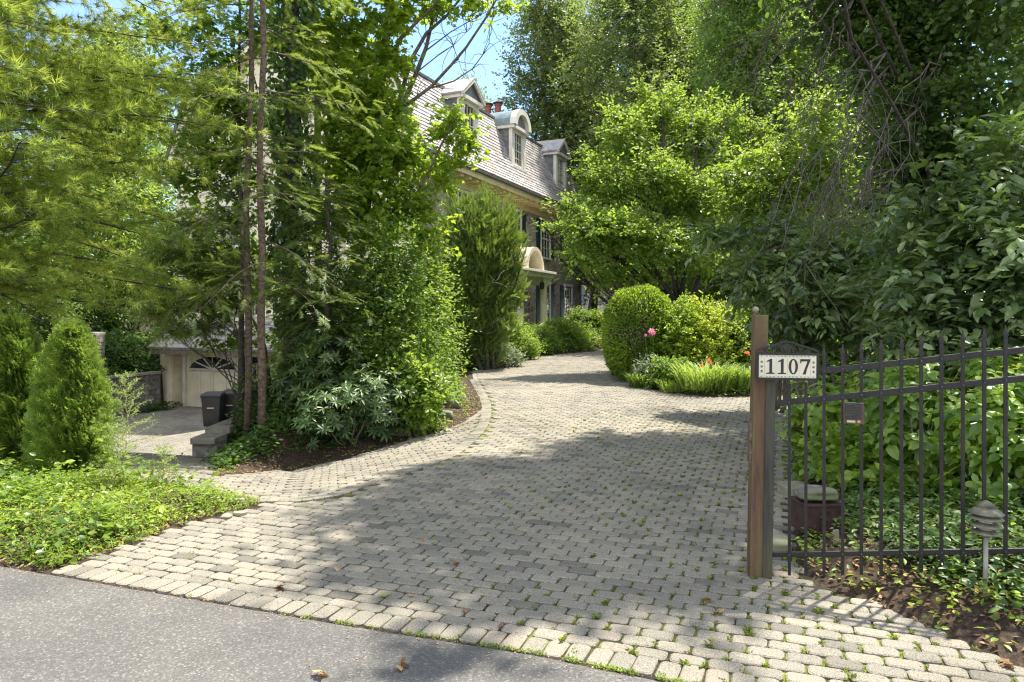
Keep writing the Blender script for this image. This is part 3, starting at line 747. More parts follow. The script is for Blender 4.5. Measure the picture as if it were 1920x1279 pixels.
def shrub(name, label, cat, base, rx, ry, h, ntuft, m, tr, size, tmpl, leafm, lumps=12, group=None, shell=.6, lo=.0, barkm=None, stems=8, droop=.1, flat=.6, core=0):
    t = thing(name, label, cat, tuple(base), 0, group)
    C = []
    for i in range(lumps):
        a = i * 2.4; q = sqrt((i + .5) / lumps); z = h * (.22 + .56 * (1 - q * q * .9) * rng.uniform(.75, 1.05)); s = rng.uniform(.38, .52)
        C.append((rx * .62 * q * cos(a), ry * .62 * q * sin(a), max(z, lo + .15 * h), rx * s, ry * s, h * s * .52))
    for i in range(lumps // 2):
        a = i * 2.1 + .5; C.append((rx * .7 * cos(a), ry * .7 * sin(a), h * .22 + lo, rx * .34, ry * .34, h * .22))
    mb = MB()
    for i in range(stems):
        c = C[i % len(C)]; P = bez((c[0] * .15, c[1] * .15, -.05), (c[0], c[1], c[2]), (c[0] * .1, c[1] * .1, -.1 * h), 6)
        mb.tube(P, np.linspace(.012 + .008 * h, .005, 6), 5)
    mb.build('stems', barkm or M['bark'], t, True)
    lv = Leaves(); foliage(lv, C, ntuft, m, tr, size, tmpl, droop, flat, shell); o = lv.build('foliage', leafm, t)
    return t

# ------------------------------------------------------------------ the house
L_, W_ = 17.2, 11.75
YW, XW = .35, .4                      # wall planes inside the eaves
house = thing('stone_house', 'large stone and stucco house with slate mansard roof and dormers behind the trees', 'house', (HC0[0], HC0[1], 0), atan2(HU[1], HU[0]))
PROF = [(-.25, 6.95), (.15, 7.55), (.55, 8.4), (1.3, 10.2), (5.87, 12.3), (W_ - 1.3, 10.2), (W_ - .55, 8.4), (W_ - .15, 7.55), (W_ + .25, 6.95)]
w = MB(); w.box(XW, L_, YW, YW + .4, -.6, 6.9); w.build('stone_wall', M['stone'], house)
w = MB(); w.box(L_ - .4, L_, YW + .4, W_ - .3, -.6, 6.9); w.box(XW, L_ - .4, W_ - .7, W_ - .3, -1.9, 6.9); w.build('rear_wall', M['stone'], house)
g = MB()
gp = [(XW, YW, -2.0), (XW, YW, 6.9)] + [(XW, min(max(y, YW), W_ - YW), z - .12) for y, z in PROF[1:-1]] + [(XW, W_ - YW, 6.9), (XW, W_ - YW, -2.0)]
g.prism([(x, y, z) for x, y, z in gp], (-.03, 0, 0)); g.prism([(x + .3, y, z) for x, y, z in gp], (-.29, 0, 0))
g.build('stucco_gable_wall', M['cream'], house)
# roof skin and slates
rf = MB()
for (y0, z0), (y1, z1) in zip(PROF[:-1], PROF[1:]):
    d = norm(np.array([y1 - y0, z1 - z0])); nx_, nz_ = -d[1] * .06, d[0] * .06
    rf.hexa([(0, y0, z0), (L_ + .2, y0, z0), (L_ + .2, y1, z1), (0, y1, z1), (0, y0 + nx_, z0 + nz_), (L_ + .2, y0 + nx_, z0 + nz_), (L_ + .2, y1 + nx_, z1 + nz_), (0, y1 + nx_, z1 + nz_)])
roof = rf.build('roof', M['slatedark'], house)
sl = MB(); pr = np.array(PROF[:4]); seg = np.linalg.norm(np.diff(pr, axis=0), axis=1); cs = np.r_[0, np.cumsum(seg)]
def prof_at(s): return np.array([np.interp(s, cs, pr[:, 0]), np.interp(s, cs, pr[:, 1])])
nr = int(cs[-1] / .172)
for r in range(nr + 1):
    s0 = r * .172; a = prof_at(s0); b = prof_at(min(s0 + .19, cs[-1])); d = norm(b - a); n2 = np.array([-d[1], d[0]])
    if n2[0] > 0: n2 = -n2
    x = -.13 * (r % 2) - .02
    while x < L_ + .2:
        wd = .262 + rng.normal(0, .012); x1 = min(x + wd - .006, L_ + .22); x0 = max(x, -.02)
        if x1 - x0 > .04:
            o1, o2 = .095 + rng.normal(0, .003), .07; j = rng.normal(0, .004)
            p0 = a + n2 * o1 - d * (.012 + j); p1 = b + n2 * o2; q0 = a + n2 * .06 - d * (.012 + j); q1 = b + n2 * .06
            sl.hexa([(x0, q0[0], q0[1]), (x1, q0[0], q0[1]), (x1, q1[0], q1[1]), (x0, q1[0], q1[1]), (x0, p0[0], p0[1]), (x1, p0[0], p0[1]), (x1, p1[0], p1[1]), (x0, p1[0], p1[1])], rng.random())
        x += wd
sl.build('roof_slates', M['slate'], roof)
rc = MB(); rc.bar((-.05, 1.24, 10.24), (L_ + .25, 1.24, 10.24), .16, .10); rc.build('roof_curb', M['lead'], roof)
rk = MB()
for (y0, z0), (y1, z1) in zip(PROF[:-1], PROF[1:]): rk.bar((-.05, y0, z0 + .03), (-.05, y1, z1 + .03), .05, .14)
rk.build('verge_trim', M['lead'], roof)
gt = MB(); gt.bar((-.05, -.34, 6.98), (L_ + .25, -.34, 6.98), .16, .13); gt.build('gutter', M['lead'], house)
sf = MB(); sf.box(0, L_ + .2, -.27, YW + .02, 6.78, 6.90); sf.box(0, L_ + .2, -.30, -.245, 6.70, 6.94); sf.box(XW, L_ + .02, YW - .07, YW - .005, 6.35, 6.78)
sf.build('eave_soffit', M['soffit'], house)
for i in range(28):
    x = .45 + i * .61; b = MB(); b.box(x, x + .22, -.2, YW - .075, 6.60, 6.775); b.build('eave_bracket', M['soffit'], house)
# raking cornice of the gable
rkb = MB(); sofs = MB()
for (y0, z0), (y1, z1) in zip(PROF[:-1], PROF[1:]):
    d = norm(np.array([y1 - y0, z1 - z0])); n2 = np.array([d[1], -d[0]])
    for xx0, xx1, o0, o1, mb_ in ((-.03, .03, .02, .30, rkb), (.03, XW + .02, .10, .16, sofs)):
        mb_.hexa([(xx0, y0 + n2[0] * o1, z0 + n2[1] * o1), (xx1, y0 + n2[0] * o1, z0 + n2[1] * o1), (xx1, y1 + n2[0] * o1, z1 + n2[1] * o1), (xx0, y1 + n2[0] * o1, z1 + n2[1] * o1),
                  (xx0, y0 + n2[0] * o0, z0 + n2[1] * o0), (xx1, y0 + n2[0] * o0, z0 + n2[1] * o0), (xx1, y1 + n2[0] * o0, z1 + n2[1] * o0), (xx0, y1 + n2[0] * o0, z1 + n2[1] * o0)])
rkb.build('raking_fascia', M['cream'], house); sofs.build('raking_soffit', M['cream'], house)
for (y0, z0), (y1, z1) in zip(PROF[:-1], PROF[1:]):
    Ls = np.hypot(y1 - y0, z1 - z0); d = norm(np.array([y1 - y0, z1 - z0])); n2 = np.array([d[1], -d[0]])
    for k in range(int(Ls / .52)):
        c = np.array([y0, z0]) + d * (k + .5) * .52 + n2 * .22; b = MB()
        b.bar((.06, c[0], c[1]), (XW - .02, c[0], c[1]), .2, .13); b.build('rake_bracket', M['cream'], house)

def window(parent, x, y, z0, z1, wd, ax='x', cols=2, rows=2, shut=.0, trim='white', name='window'):
    """sash window set on a wall plane; ax='x': runs along x and faces -y, ax='y': runs along y and faces -x"""
    def bx(mb, a0, a1, o0, o1, q0, q1):
        if ax == 'x': mb.box(x + a0, x + a1, y - o1, y - o0, q0, q1)
        else: mb.box(x - o1, x - o0, y + a0, y + a1, q0, q1)
    h = wd / 2; f = MB()
    bx(f, -h - .1, -h, .004, .06, z0, z1); bx(f, h, h + .1, .004, .06, z0, z1); bx(f, -h - .1, h + .1, .004, .075, z1, z1 + .12); bx(f, -h, h, .006, .05, (z0 + z1) / 2 - .03, (z0 + z1) / 2 + .03)
    o = f.build(name, M[trim], parent)
    s = MB(); bx(s, -h - .15, h + .15, .004, .12, z0 - .09, z0 - .002); s.build('sill', M[trim], o)
    g_ = MB(); bx(g_, -h + .003, h - .003, .003, .012, z0, z1 - .002); g_.build('pane', M['glass'], o)
    m_ = MB()
    for c in range(1, cols): q = -h + wd * c / cols; bx(m_, q - .012, q + .012, .014, .034, z0 + .02, z1 - .02)
    for sash in (0, 1):
        za, zb = z0 + (z1 - z0) / 2 * sash, z0 + (z1 - z0) / 2 * (sash + 1)
        for r in range(1, rows): q = za + (zb - za) * r / rows; bx(m_, -h + .02, h - .02, .0145, .03, q - .011, q + .011)
    m_.build('glazing_bars', M[trim], o)
    if shut:
        for sg in (-1, 1):
            a0, a1 = (h + .12, h + .12 + shut) if sg > 0 else (-h - .12 - shut, -h - .12)
            s = MB(); bx(s, a0, a1, .004, .035, z0 - .03, z1 + .03)
            for zz0, zz1 in ((z0 + .08, (z0 + z1) / 2 - .06), ((z0 + z1) / 2 + .06, z1 - .08)):
                q = zz0
                while q < zz1: bx(s, a0 + .05, a1 - .05, .036, .05, q, q + .035); q += .06
            s.build('shutter', M['shutter'], parent)
    return o
for x in (3.6, 8.3, 11.9, 15.15): window(house, x, YW, 4.45, 6.2, 1.1, cols=3, rows=2, shut=.48)
for x in (3.4, 11.9, 15.15): window(house, x, YW, 1.35, 3.2, 1.1, cols=3, rows=2, shut=.48)
for x in (11.9, 15.15):
    l = MB(); l.prism([(x - .75, YW - .03, 3.33), (x + .75, YW - .03, 3.33), (x + .92, YW - .03, 3.75), (x - .92, YW - .03, 3.75)], (0, .028, 0)); l.build('stone_lintel', M['cap'], house)
for y, z in ((3.2, 4.3), (6.0, 4.3), (8.6, 4.3), (3.0, 1.7), (7.4, 1.7), (5.9, 8.6)): window(house, XW - .03, y, z, z + 1.5, .95, 'y', 2, 2, 0)
dp = MB(); dp.tube([(L_ - .12, YW - .07, -.2), (L_ - .12, YW - .07, 6.7)], .05, 8); dp.build('downpipe', M['lead'], house)

# dormers
def dormer(xc, kind, zb=8.15, zt=9.72):
    w2 = .66; y0 = .34
    def yroof(z): return float(np.interp(z, [p[1] for p in PROF[:4]], [p[0] for p in PROF[:4]]))
    b = MB()
    for s in (-1, 1):
        b.box(xc + s * w2 - .11, xc + s * w2 + .11, y0, y0 + .16, zb - .02, zt)
        b.box(xc + s * .42 - .045, xc + s * .42 + .045, y0 + .03, y0 + .14, zb + .05, zt - .005)
    b.box(xc - w2 + .11, xc + w2 - .11, y0 + .002, y0 + .12, zt - .14, zt - .004); b.box(xc - w2 - .12, xc + w2 + .12, y0 - .06, y0 + .18, zb - .1, zb - .022)
    for s in (-1, 1): b.box(xc + s * .53 - .02 - .05, xc + s * .53 + .05, y0 + .05, y0 + .13, zb + .02, zt - .15)
    b.box(xc - w2 - .2, xc + w2 + .2, y0 - .14, 2.3, zt, zt + .14)
    d = b.build('dormer', M['white'], house, bevel=.008)
    for s in (-1, 1):
        c = MB(); xo = xc + s * (w2 + .06)
        c.prism([(xo, y0 + .163, zb + .05), (xo, yroof(zb) + .06 if yroof(zb) + .06 > y0 + .17 else y0 + .17, zb), (xo, yroof(zt), zt - .003), (xo, y0 + .163, zt - .003)], (-s * .06, 0, 0))
        for q in range(8):
            z = zb + .1 + q * .19; c.box(xo - (.0 if s < 0 else -.0) - .012 * (s < 0), xo + .012 * (s > 0) + .001, y0 + .17, max(y0 + .2, yroof(z)), z, z + .006)
        c.build('dormer_cheek', M['slatedark'], d)
    gl = MB(); gl.box(xc - .37, xc + .37, y0 + .09, y0 + .10, zb + .02, zt - .16); gl.build('pane', M['glass'], d)
    bars = MB()
    for q in (-.125, .125): bars.box(xc + q - .013, xc + q + .013, y0 + .06, y0 + .085, zb + .03, zt - .15)
    for q in np.linspace(zb + .03, zt - .16, 5)[1:-1]: bars.box(xc - .37, xc + .37, y0 + .055, y0 + .083, q - .013 - (.012 if abs(q - (zb + zt - .13) / 2) < .1 else 0), q + .013)
    bars.build('glazing_bars', M['white'], d)
    zc = zt + .14
    if kind == 'gable':
        r = MB(); e = w2 + .26; hh = .72; yf = y0 - .2
        for s in (-1, 1):
            r.hexa([(xc + s * e, yf, zc - .02), (xc + s * e, 2.4, zc - .02), (xc, 2.4, zc + hh), (xc, yf, zc + hh), (xc + s * (e + .02), yf, zc + .04), (xc + s * (e + .02), 2.4, zc + .04), (xc, 2.4, zc + hh + .07), (xc, yf, zc + hh + .07)])
        r.build('dormer_roof', M['slate'], d)
        p = MB(); p.prism([(xc - e + .1, y0 - .02, zc), (xc + e - .1, y0 - .02, zc), (xc, y0 - .02, zc + hh - .1)], (0, .05, 0)); p.build('pediment_panel', M['slatedark'], d)
        t_ = MB()
        for s in (-1, 1): t_.bar((xc + s * (e + .0), y0 - .15, zc - .02), (xc, y0 - .15, zc + hh - .03), .09, .10)
        t_.build('pediment_trim', M['white'], d)
    else:
        R1 = w2 + .2; n = 16; r = MB(); an = np.linspace(0, pi, n + 1)
        for a, b2 in zip(an[:-1], an[1:]):
            for (ri, ro, y1, y2, dst) in ((R1 - .03, R1 + .035, y0 - .2, 2.6, r),):
                P = lambda q, aa, yy: (xc + q * cos(aa), yy, zc + q * .88 * sin(aa))
                dst.hexa([P(ri, a, y1), P(ri, a, y2), P(ri, b2, y2), P(ri, b2, y1), P(ro, a, y1), P(ro, a, y2), P(ro, b2, y2), P(ro, b2, y1)])
        r.build('dormer_roof', M['copper'], d)
        p = MB(); p.prism([(xc + (R1 - .2) * cos(a), y0 - .02, zc + (R1 - .2) * .88 * sin(a)) for a in an], (0, .05, 0)); p.build('pediment_panel', M['slatedark'], d)
        t_ = MB(); P = lambda q, aa, yy: (xc + q * cos(aa), yy, zc + q * .88 * sin(aa))
        for a, b2 in zip(an[:-1], an[1:]):
            t_.hexa([P(R1 - .22, a, y0 - .21), P(R1 - .22, a, y0 + .05), P(R1 - .22, b2, y0 + .05), P(R1 - .22, b2, y0 - .21), P(R1 + .05, a, y0 - .21), P(R1 + .05, a, y0 + .05), P(R1 + .05, b2, y0 + .05), P(R1 + .05, b2, y0 - .21)])
        t_.build('pediment_trim', M['white'], d)
dormer(4.05, 'gable'); dormer(8.75, 'arch'); dormer(14.2, 'gable')
# chimney and pots
ch = MB(); ch.box(10.75, 11.65, 2.2, 3.9, 9.8, 11.25); ch.box(10.68, 11.72, 2.13, 3.97, 11.12, 11.2); cho = ch.build('chimney', M['terracotta'], roof)
for q in (2.5, 3.02, 3.55):
    p = MB(); p.lathe((11.2, q, 11.25), [(.19, 0), (.2, .08), (.16, .12), (.15, .5), (.19, .54), (.19, .60)], 14); p.build('chimney_pot', M['terracotta'], house)
    p = MB(); p.lathe((11.2, q, 11.87), [(.24, 0), (.25, .05), (.10, .12)], 14); p.tube([(11.2, q + .12, 11.80), (11.2, q + .12, 11.9)], .02, 5); p.tube([(11.2, q - .12, 11.80), (11.2, q - .12, 11.9)], .02, 5); p.build('chimney_cap', M['blackmetal'], house)
# porch
PY = -.8; gz = .9
po = MB()
po.box(5.55, 9.2, PY - .3, YW - .002, 3.28, 3.46); po.box(5.45, 9.3, PY - .4, YW - .002, 3.46, 3.56)
po.box(5.6, 6.4, PY - .2, YW - .003, 3.0, 3.278); po.box(8.35, 9.15, PY - .2, YW - .003, 3.0, 3.278)
porch = po.build('porch', M['white'], house, bevel=.01)
an = np.linspace(0, pi, 17); ap = MB()
for a, b2 in zip(an[:-1], an[1:]):
    P = lambda q, aa, yy: (7.38 + q * cos(aa), yy, 3.56 + q * sin(aa))
    ap.hexa([P(.80, a, PY - .2), P(.80, a, YW - .002), P(.80, b2, YW - .002), P(.80, b2, PY - .2), P(.95, a, PY - .2), P(.95, a, YW - .002), P(.95, b2, YW - .002), P(.95, b2, PY - .2)])
ap.build('arched_pediment', M['cream'], porch)
for x in (6.0, 8.74):
    c = MB(); c.lathe((x, PY, gz), [(.21, 0), (.21, .12), (.17, .16), (.165, .5), (.145, 1.95), (.17, 1.98), (.17, 2.02), (.21, 2.06), (.21, 2.1)], 22)
    c.build('column', M['cream'], porch, True)
dr = MB(); dr.box(6.9, 8.0, YW - .05, YW - .004, 1.2, 3.0); dr.box(8.05, 8.2, YW - .09, YW - .004, 1.2, 3.0); dr.box(8.9, 9.08, YW - .09, YW - .004, 1.2, 3.0); dr.box(8.2, 8.9, YW - .06, YW - .004, 1.2, 1.9)
dro = dr.build('door', M['cream'], house)
sg = MB(); sg.box(8.2, 8.9, YW - .04, YW - .004, 1.9, 2.95); sg.build('sidelight', M['glass'], dro)
st = MB(); st.box(5.4, 9.3, PY - .5, YW - .002, .3, .88); st.build('porch_step', M['slab'], house)
ln = MB(); ln.lathe((8.2, PY - .15, 2.78), [(.04, .0), (.09, .04), (.11, .25), (.03, .34)], 8); ln.tube([(8.2, PY - .15, 3.1), (8.2, PY - .15, 3.3)], .012, 5); ln.build('porch_lantern', M['blackmetal'], porch)
# garage level
pr_ = MB()
pr_.hexa([(-.95, 4.2, .40), (XW - .04, 4.2, 1.35), (XW - .04, 11.4, 1.35), (-.95, 11.4, .40), (-.98, 4.2, .47), (XW - .04, 4.2, 1.43), (XW - .04, 11.4, 1.43), (-.98, 11.4, .47)])
garoof = pr_.build('pent_roof', M['slatedark'], house)
ps = MB()
for r in range(8):
    y = 4.2; t0 = r / 8
    while y < 11.38:
        y1 = min(y + .27 + rng.normal(0, .02), 11.4); a0 = (-.99 + 1.3 * t0, .48 + .955 * t0); a1 = (-.99 + 1.3 * (t0 + .135), .48 + .955 * (t0 + .135))
        ps.hexa([(a0[0], y, a0[1]), (a1[0], y, a1[1]), (a1[0], y1 - .008, a1[1]), (a0[0], y1 - .008, a0[1]), (a0[0], y, a0[1] + .02), (a1[0], y, a1[1] + .008), (a1[0], y1 - .008, a1[1] + .008), (a0[0], y1 - .008, a0[1] + .02)], rng.random()); y = y1
ps.build('pent_slates', M['slate'], garoof)
be = MB(); be.box(-.93, -.8, 4.25, 11.35, .22, .398); be.build('pent_beam', M['barkred'], house)
bt = MB(); bt.prism([(-.45, 10.92, -2.1), (-.45, 11.5, -2.1), (-.2, 11.75, -2.1), (XW - .035, 11.75, -2.1), (XW - .035, 10.92, -2.1)], (.12, 0, 2.35)); bt.build('buttress', M['stucco'], house, bevel=.12)
gw = MB(); gw.box(XW - .16, XW - .032, 4.3, 7.0, -2.1, .38); gw.build('garage_wall', M['stucco'], house)
gd0, gd1, gb, gtp = 8.08, 10.72, -1.85, .14; xd = XW - .10
fr = MB(); fr.box(xd - .14, xd + .06, gd0 - .16, gd0 - .003, gb - .1, gtp + .12); fr.box(xd - .14, xd + .06, gd1 + .003, gd1 + .16, gb - .1, gtp + .12); fr.box(xd - .14, xd + .06, gd0 - .16, gd1 + .16, gtp + .123, gtp + .24)
fr.build('garage_frame', M['white'], house)
gdm = MB(); gdm.box(xd - .04, xd + .05, gd0, gd1, gb, gtp + .115)
gwid = (gd1 - gd0) / 4; rows_ = [gb + .03, gb + .47, gb + .93, gb + 1.39]
for zr in rows_ + [gb + 1.40]: gdm.box(xd - .062, xd - .041, gd0, gd1, zr - .022, zr + .022)
for c in range(5): q = gd0 + gwid * c; gdm.box(xd - .066, xd - .0415, max(gd0, q - .04), min(gd1, q + .04), gb, gb + 1.40)
for r in range(3):
    for c in range(4):
        q = gd0 + gwid * c; gdm.box(xd - .052, xd - .0412, q + .10, q + gwid - .10, rows_[r] + .08, rows_[r + 1] - .08)
gdo = gdm.build('garage_door', M['cream'], house)
fc = (gd0 + gd1) / 2; fan = MB(); a = np.linspace(0, pi, 21); fz = gb + 1.46
fan.prism([(xd - .047, fc + 1.18 * cos(q), fz + .50 * sin(q)) for q in a], (.005, 0, 0)); fan.build('fan_window', M['glass'], gdo)
fb = MB()
for q in np.radians([36, 65, 90, 115, 144]): fb.bar((xd - .055, fc, fz), (xd - .055, fc + 1.16 * cos(q), fz + .49 * sin(q)), .012, .05)
for q0, q1 in zip(a[:-1], a[1:]): fb.bar((xd - .056, fc + 1.2 * cos(q0), fz + .51 * sin(q0)), (xd - .056, fc + 1.2 * cos(q1), fz + .51 * sin(q1)), .014, .06)
fb.bar((xd - .056, fc - 1.2, fz), (xd - .056, fc + 1.2, fz), .014, .05); fb.build('fan_bars', M['white'], gdo)
sd_ = MB(); sd_.box(xd - .02, xd + .05, 7.12, 7.85, gb, gtp + .06); sdo = sd_.build('side_door', M['shutter'], house)
sg = MB(); sg.box(xd - .03, xd - .021, 7.2, 7.77, gb + .95, gtp - .02); sg.build('door_pane', M['glass'], sdo)
tr = MB()
for k in range(3):
    y = 7.29 + k * .19
    tr.bar((xd - .04, y - .07, gb + 1.1), (xd - .04, y - .07, gb + 1.6), .02, .015)
    for q0, q1 in zip(np.linspace(0, pi, 9)[:-1], np.linspace(0, pi, 9)[1:]):
        tr.bar((xd - .04, y + .07 * cos(q0), gb + 1.6 + .16 * sin(q0)), (xd - .04, y + .07 * cos(q1), gb + 1.6 + .16 * sin(q1)), .02, .014)
tr.build('door_tracery', M['white'], sdo)

# neighbour's house beyond
nb = thing('neighbour_house', 'pale sided house with low grey roof far behind the stone house', 'house', (11, 64, Hs(11, 64)), radians(20))
w = MB(); w.box(-9, 6, 0, 8, -.5, 3.6); w.build('wall', M['palewall'], nb)
w = MB(); w.prism([(-9.5, -.6, 3.5), (-9.5, 8.6, 3.5), (-9.5, 4, 6.9)], (16, 0, 0)); w.build('roof', M['palewall'], nb)
for x in (-6, -2.5, 1, 4): 
    w = MB(); w.box(x, x + 1, -.05, -.003, 1.2, 2.6); w.build('window', M['glass'], nb)

# ------------------------------------------------------------------ walls of split-face block
def block_run(name, label, cat, line, ztop, thick, capw=.36, rowh=.19, blk=.4, cap=True):
    t = thing(name, label, cat, (*line[0], Hs(*line[0]) - .1))
    line = np.array(line, float); mb = MB(); cp = MB(); off = np.array([line[0][0], line[0][1], Hs(*line[0]) - .1])
    for a, b in zip(line[:-1], line[1:]):
        L = np.linalg.norm(b - a); d = (b - a) / L; nn = np.array([-d[1], d[0]])
        row = 0; z = ztop[0] - .09
        def zt(s): return ztop[0] + (ztop[1] - ztop[0]) * s
        zlow = min(float(Hramp(np.array([q[0]]), np.array([q[1]]))[0]) for q in (a, b)) - .25
        while z > zlow:
            s = -(row % 2) * blk / 2
            while s < L:
                s0, s1 = max(s, 0), min(s + blk - .008, L)
                if s1 - s0 > .05:
                    tt = thick / 2 + rng.normal(0, .008); q = []
                    for zz_ in (z - rowh + .006, z):
                        for ss, oo in ((s0, -tt), (s1, -tt), (s1, tt), (s0, tt)):
                            p = a + d * ss + nn * oo; q.append((p[0] - off[0], p[1] - off[1], zz_ - off[2]))
                    mb.hexa(q, rng.random())
                s += blk
            z -= rowh; row += 1
        if cap:
            s = 0
            while s < L:
                s0, s1 = s, min(s + .5 - .01, L); q = []
                for zz_ in (ztop[0] - .09 + .002, ztop[0]):
                    for ss, oo in ((s0, -capw / 2), (s1, -capw / 2), (s1, capw / 2), (s0, capw / 2)):
                        p = a + d * ss + nn * (oo + rng.normal(0, .004)); q.append((p[0] - off[0], p[1] - off[1], zz_ - off[2]))
                cp.hexa(q, rng.random()); s += .5
    o = mb.build('block_courses', M['block'], t, bevel=.012)
    if cap: cp.build('cap_stones', M['cap'], t, bevel=.008)
    return t
block_run('retaining_wall', 'low split face block retaining wall with flat cap beside the ivy bank', 'retaining wall', [(-4.28, 10.45), (-4.32, 12.4), (-4.7, 15), (-5.8, 20.5), (-8.5, 25.2)], (.0, .0), .28)
block_run('wall_pier', 'short grey block pier with square cap at the front end of the ivy bank wall', 'pier', [(-4.42, 10.1), (-4.08, 10.1)], (-.06, -.06), .34, .44, blk=.34)
block_run('terrace_wall', 'long grey block retaining wall left of the garage, ivy growing above it', 'retaining wall', [(-13.3, 27.0), (-14.0, 24.4), (-17.1, 19.9), (-23, 14.8)], (-.42, -.42), .3, .4)
block_run('gate_pillar', 'tall grey block pillar with a flat cap behind the arborvitae', 'pillar', [(-13.75, 23.2), (-13.25, 23.2)], (1.12, 1.12), .5, .62, blk=.25, rowh=.12)
# iron railing on the upper terrace
rl = thing('terrace_railing', 'thin dark picket railing on the terrace above the grey wall', 'railing', (-14.2, 26.5, Hs(-14.2, 26.5)))
mb = MB(); rb0 = MB()
for k in range(30):
    x = k * .11 - 3.4; mb.box(x, x + .02, 0, .02, 0, 1.0)
mb.build('pickets', M['bark'], rl); rb0.box(-3.45, -.1, -.008, .028, .9, .935); rb0.box(-3.45, -.1, -.008, .028, .1, .135); rb0.build('rail', M['bark'], rl)

# ------------------------------------------------------------------ bins, planter
def bin_at(X, Y, rz, label):
    z = float(Hramp(np.array([X]), np.array([Y]))[0])
    t = thing('wheelie_bin', label, 'trash bin', (X, Y, z), rz, 'black wheeled bins by the wall')
    b = MB(); b.hexa([(-.22, -.25, .08), (.22, -.25, .08), (.22, .25, .08), (-.22, .25, .08), (-.28, -.31, .98), (.28, -.31, .98), (.28, .31, .98), (-.28, .31, .98)])
    b.box(-.30, .30, -.33, .33, .94, .985); b.build('body', M['plastic'], t, bevel=.025)
    l = MB(); l.hexa([(-.31, -.35, .988), (.31, -.35, .988), (.31, .36, .988), (-.31, .36, .988), (-.27, -.30, 1.05), (.27, -.30, 1.05), (.27, .33, 1.07), (-.27, .33, 1.07)]); l.build('lid', M['plastic'], t, bevel=.02)
    h = MB(); h.tube([(-.24, .38, 1.0), (.24, .38, 1.0)], .016, 8); h.build('handle', M['plastic'], t)
    for s in (-1, 1):
        w_ = MB(); w_.tube([(s * .24, .27, .1), (s * .30, .27, .1)], .1, 14); w_.build('wheel', M['plastic'], t)
    k = MB(); k.box(-.10, .10, -.318, -.31, .62, .645); k.build('pale_stripe', M['binmark'], t)
bin_at((400 - CX) / F_PX * 21.6, 21.6, radians(8), 'black wheeled trash bin nearer the garage door, left one of two')
bin_at((436 - CX) / F_PX * 22.2, 22.2, radians(4), 'black wheeled trash bin beside the tree trunks, right one of two')
pz = float(Hramp(np.array([-9.1]), np.array([24.5]))[0])
pl = thing('planter_box', 'cream planter box standing in front of the dark side door', 'planter', (-9.05, 24.4, pz), radians(-20))
b = MB(); b.box(-.45, .45, -.2, .2, 0, .5); b.box(-.49, .49, -.24, .24, .5, .56); b.build('box', M['stucco'], pl, bevel=.01)
b = MB(); b.box(-.43, .43, -.18, .18, .56, .575); b.build('soil', M['barkdark'], pl)

# ------------------------------------------------------------------ gate post, fence, sign, intercom, lamp
PD = 4.47; PXc = (1415 - CX) / F_PX * PD
pz0 = float(H(np.array([PXc]), np.array([PD]))[0])
post = thing('gate_post', 'tall square rusty olive gate post at the driveway edge', 'gate post', (PXc, PD, -.02)); post.rotation_euler = (0, radians(1.15), radians(-4))
b = MB(); b.box(-.041, .041, -.041, .041, 0, 1.635); b.build('post_shaft', M['post'], post, bevel=.004)
b = MB(); b.box(-.052, -.0415, -.03, .03, .72, .98); b.build('edge_plate', M['barkred'], post)
b = MB(); b.lathe((-.028, .0, 1.637), [(.008, 0), (.008, .008), (.017, .018), (.020, .030), (.017, .042), (.004, .049)], 14); b.build('finial', M['twig'], post, True)
PX2 = (1439 - CX) / F_PX * 4.43
fence = thing('iron_gate', 'black iron picket gate panel with three rails rising to the right', 'gate', (PX2, 4.43, 0.0))
A0 = np.array([PX2, 4.43]); A1 = np.array([(1885 - CX) / F_PX * 3.97, 3.97])
fd = (A1 - A0) / np.linalg.norm(A1 - A0); fang = atan2(fd[1], fd[0])
def fence_at(px):                       # where the viewing ray of a picket meets the fence line
    k = (px - CX) / F_PX; s = (k * A0[1] - A0[0]) / (fd[0] - k * fd[1]); return s
fence.rotation_euler = (0, 0, fang)
Lf = np.linalg.norm(A1 - A0); slope = .0
def zrail(s, which):
    y0_ = {'t': 706, 'm': 758, 'b': 1040}[which]; y1_ = {'t': 660, 'm': 713, 'b': 1033}[which]
    za = EYE - (y0_ - HY) / F_PX * A0[1]; zb = EYE - (y1_ - HY) / F_PX * A1[1]
    return za + (zb - za) * s / Lf
b = MB(); b.prism([(-.028, -.024, -.02), (.026, -.024, -.02), (.026, .024, -.02), (-.028, .024, -.02)], (.022, 0, 1.235)); b.build('hinge_post', M['post2'], fence, bevel=.003)
SE = 2.1
for w_ in 'tmb':
    b = MB(); s0 = .022
    b.bar((s0, 0, zrail(s0, w_)), (SE, 0, zrail(SE, w_)), .022, .036 if w_ != 'b' else .03); b.build('rail', M['blackmetal'], fence, bevel=.002)
pxs = [1480, 1511, 1545, 1580, 1615, 1652, 1690, 1727, 1765, 1805, 1845, 1885, 1926, 1970, 2016, 2063]
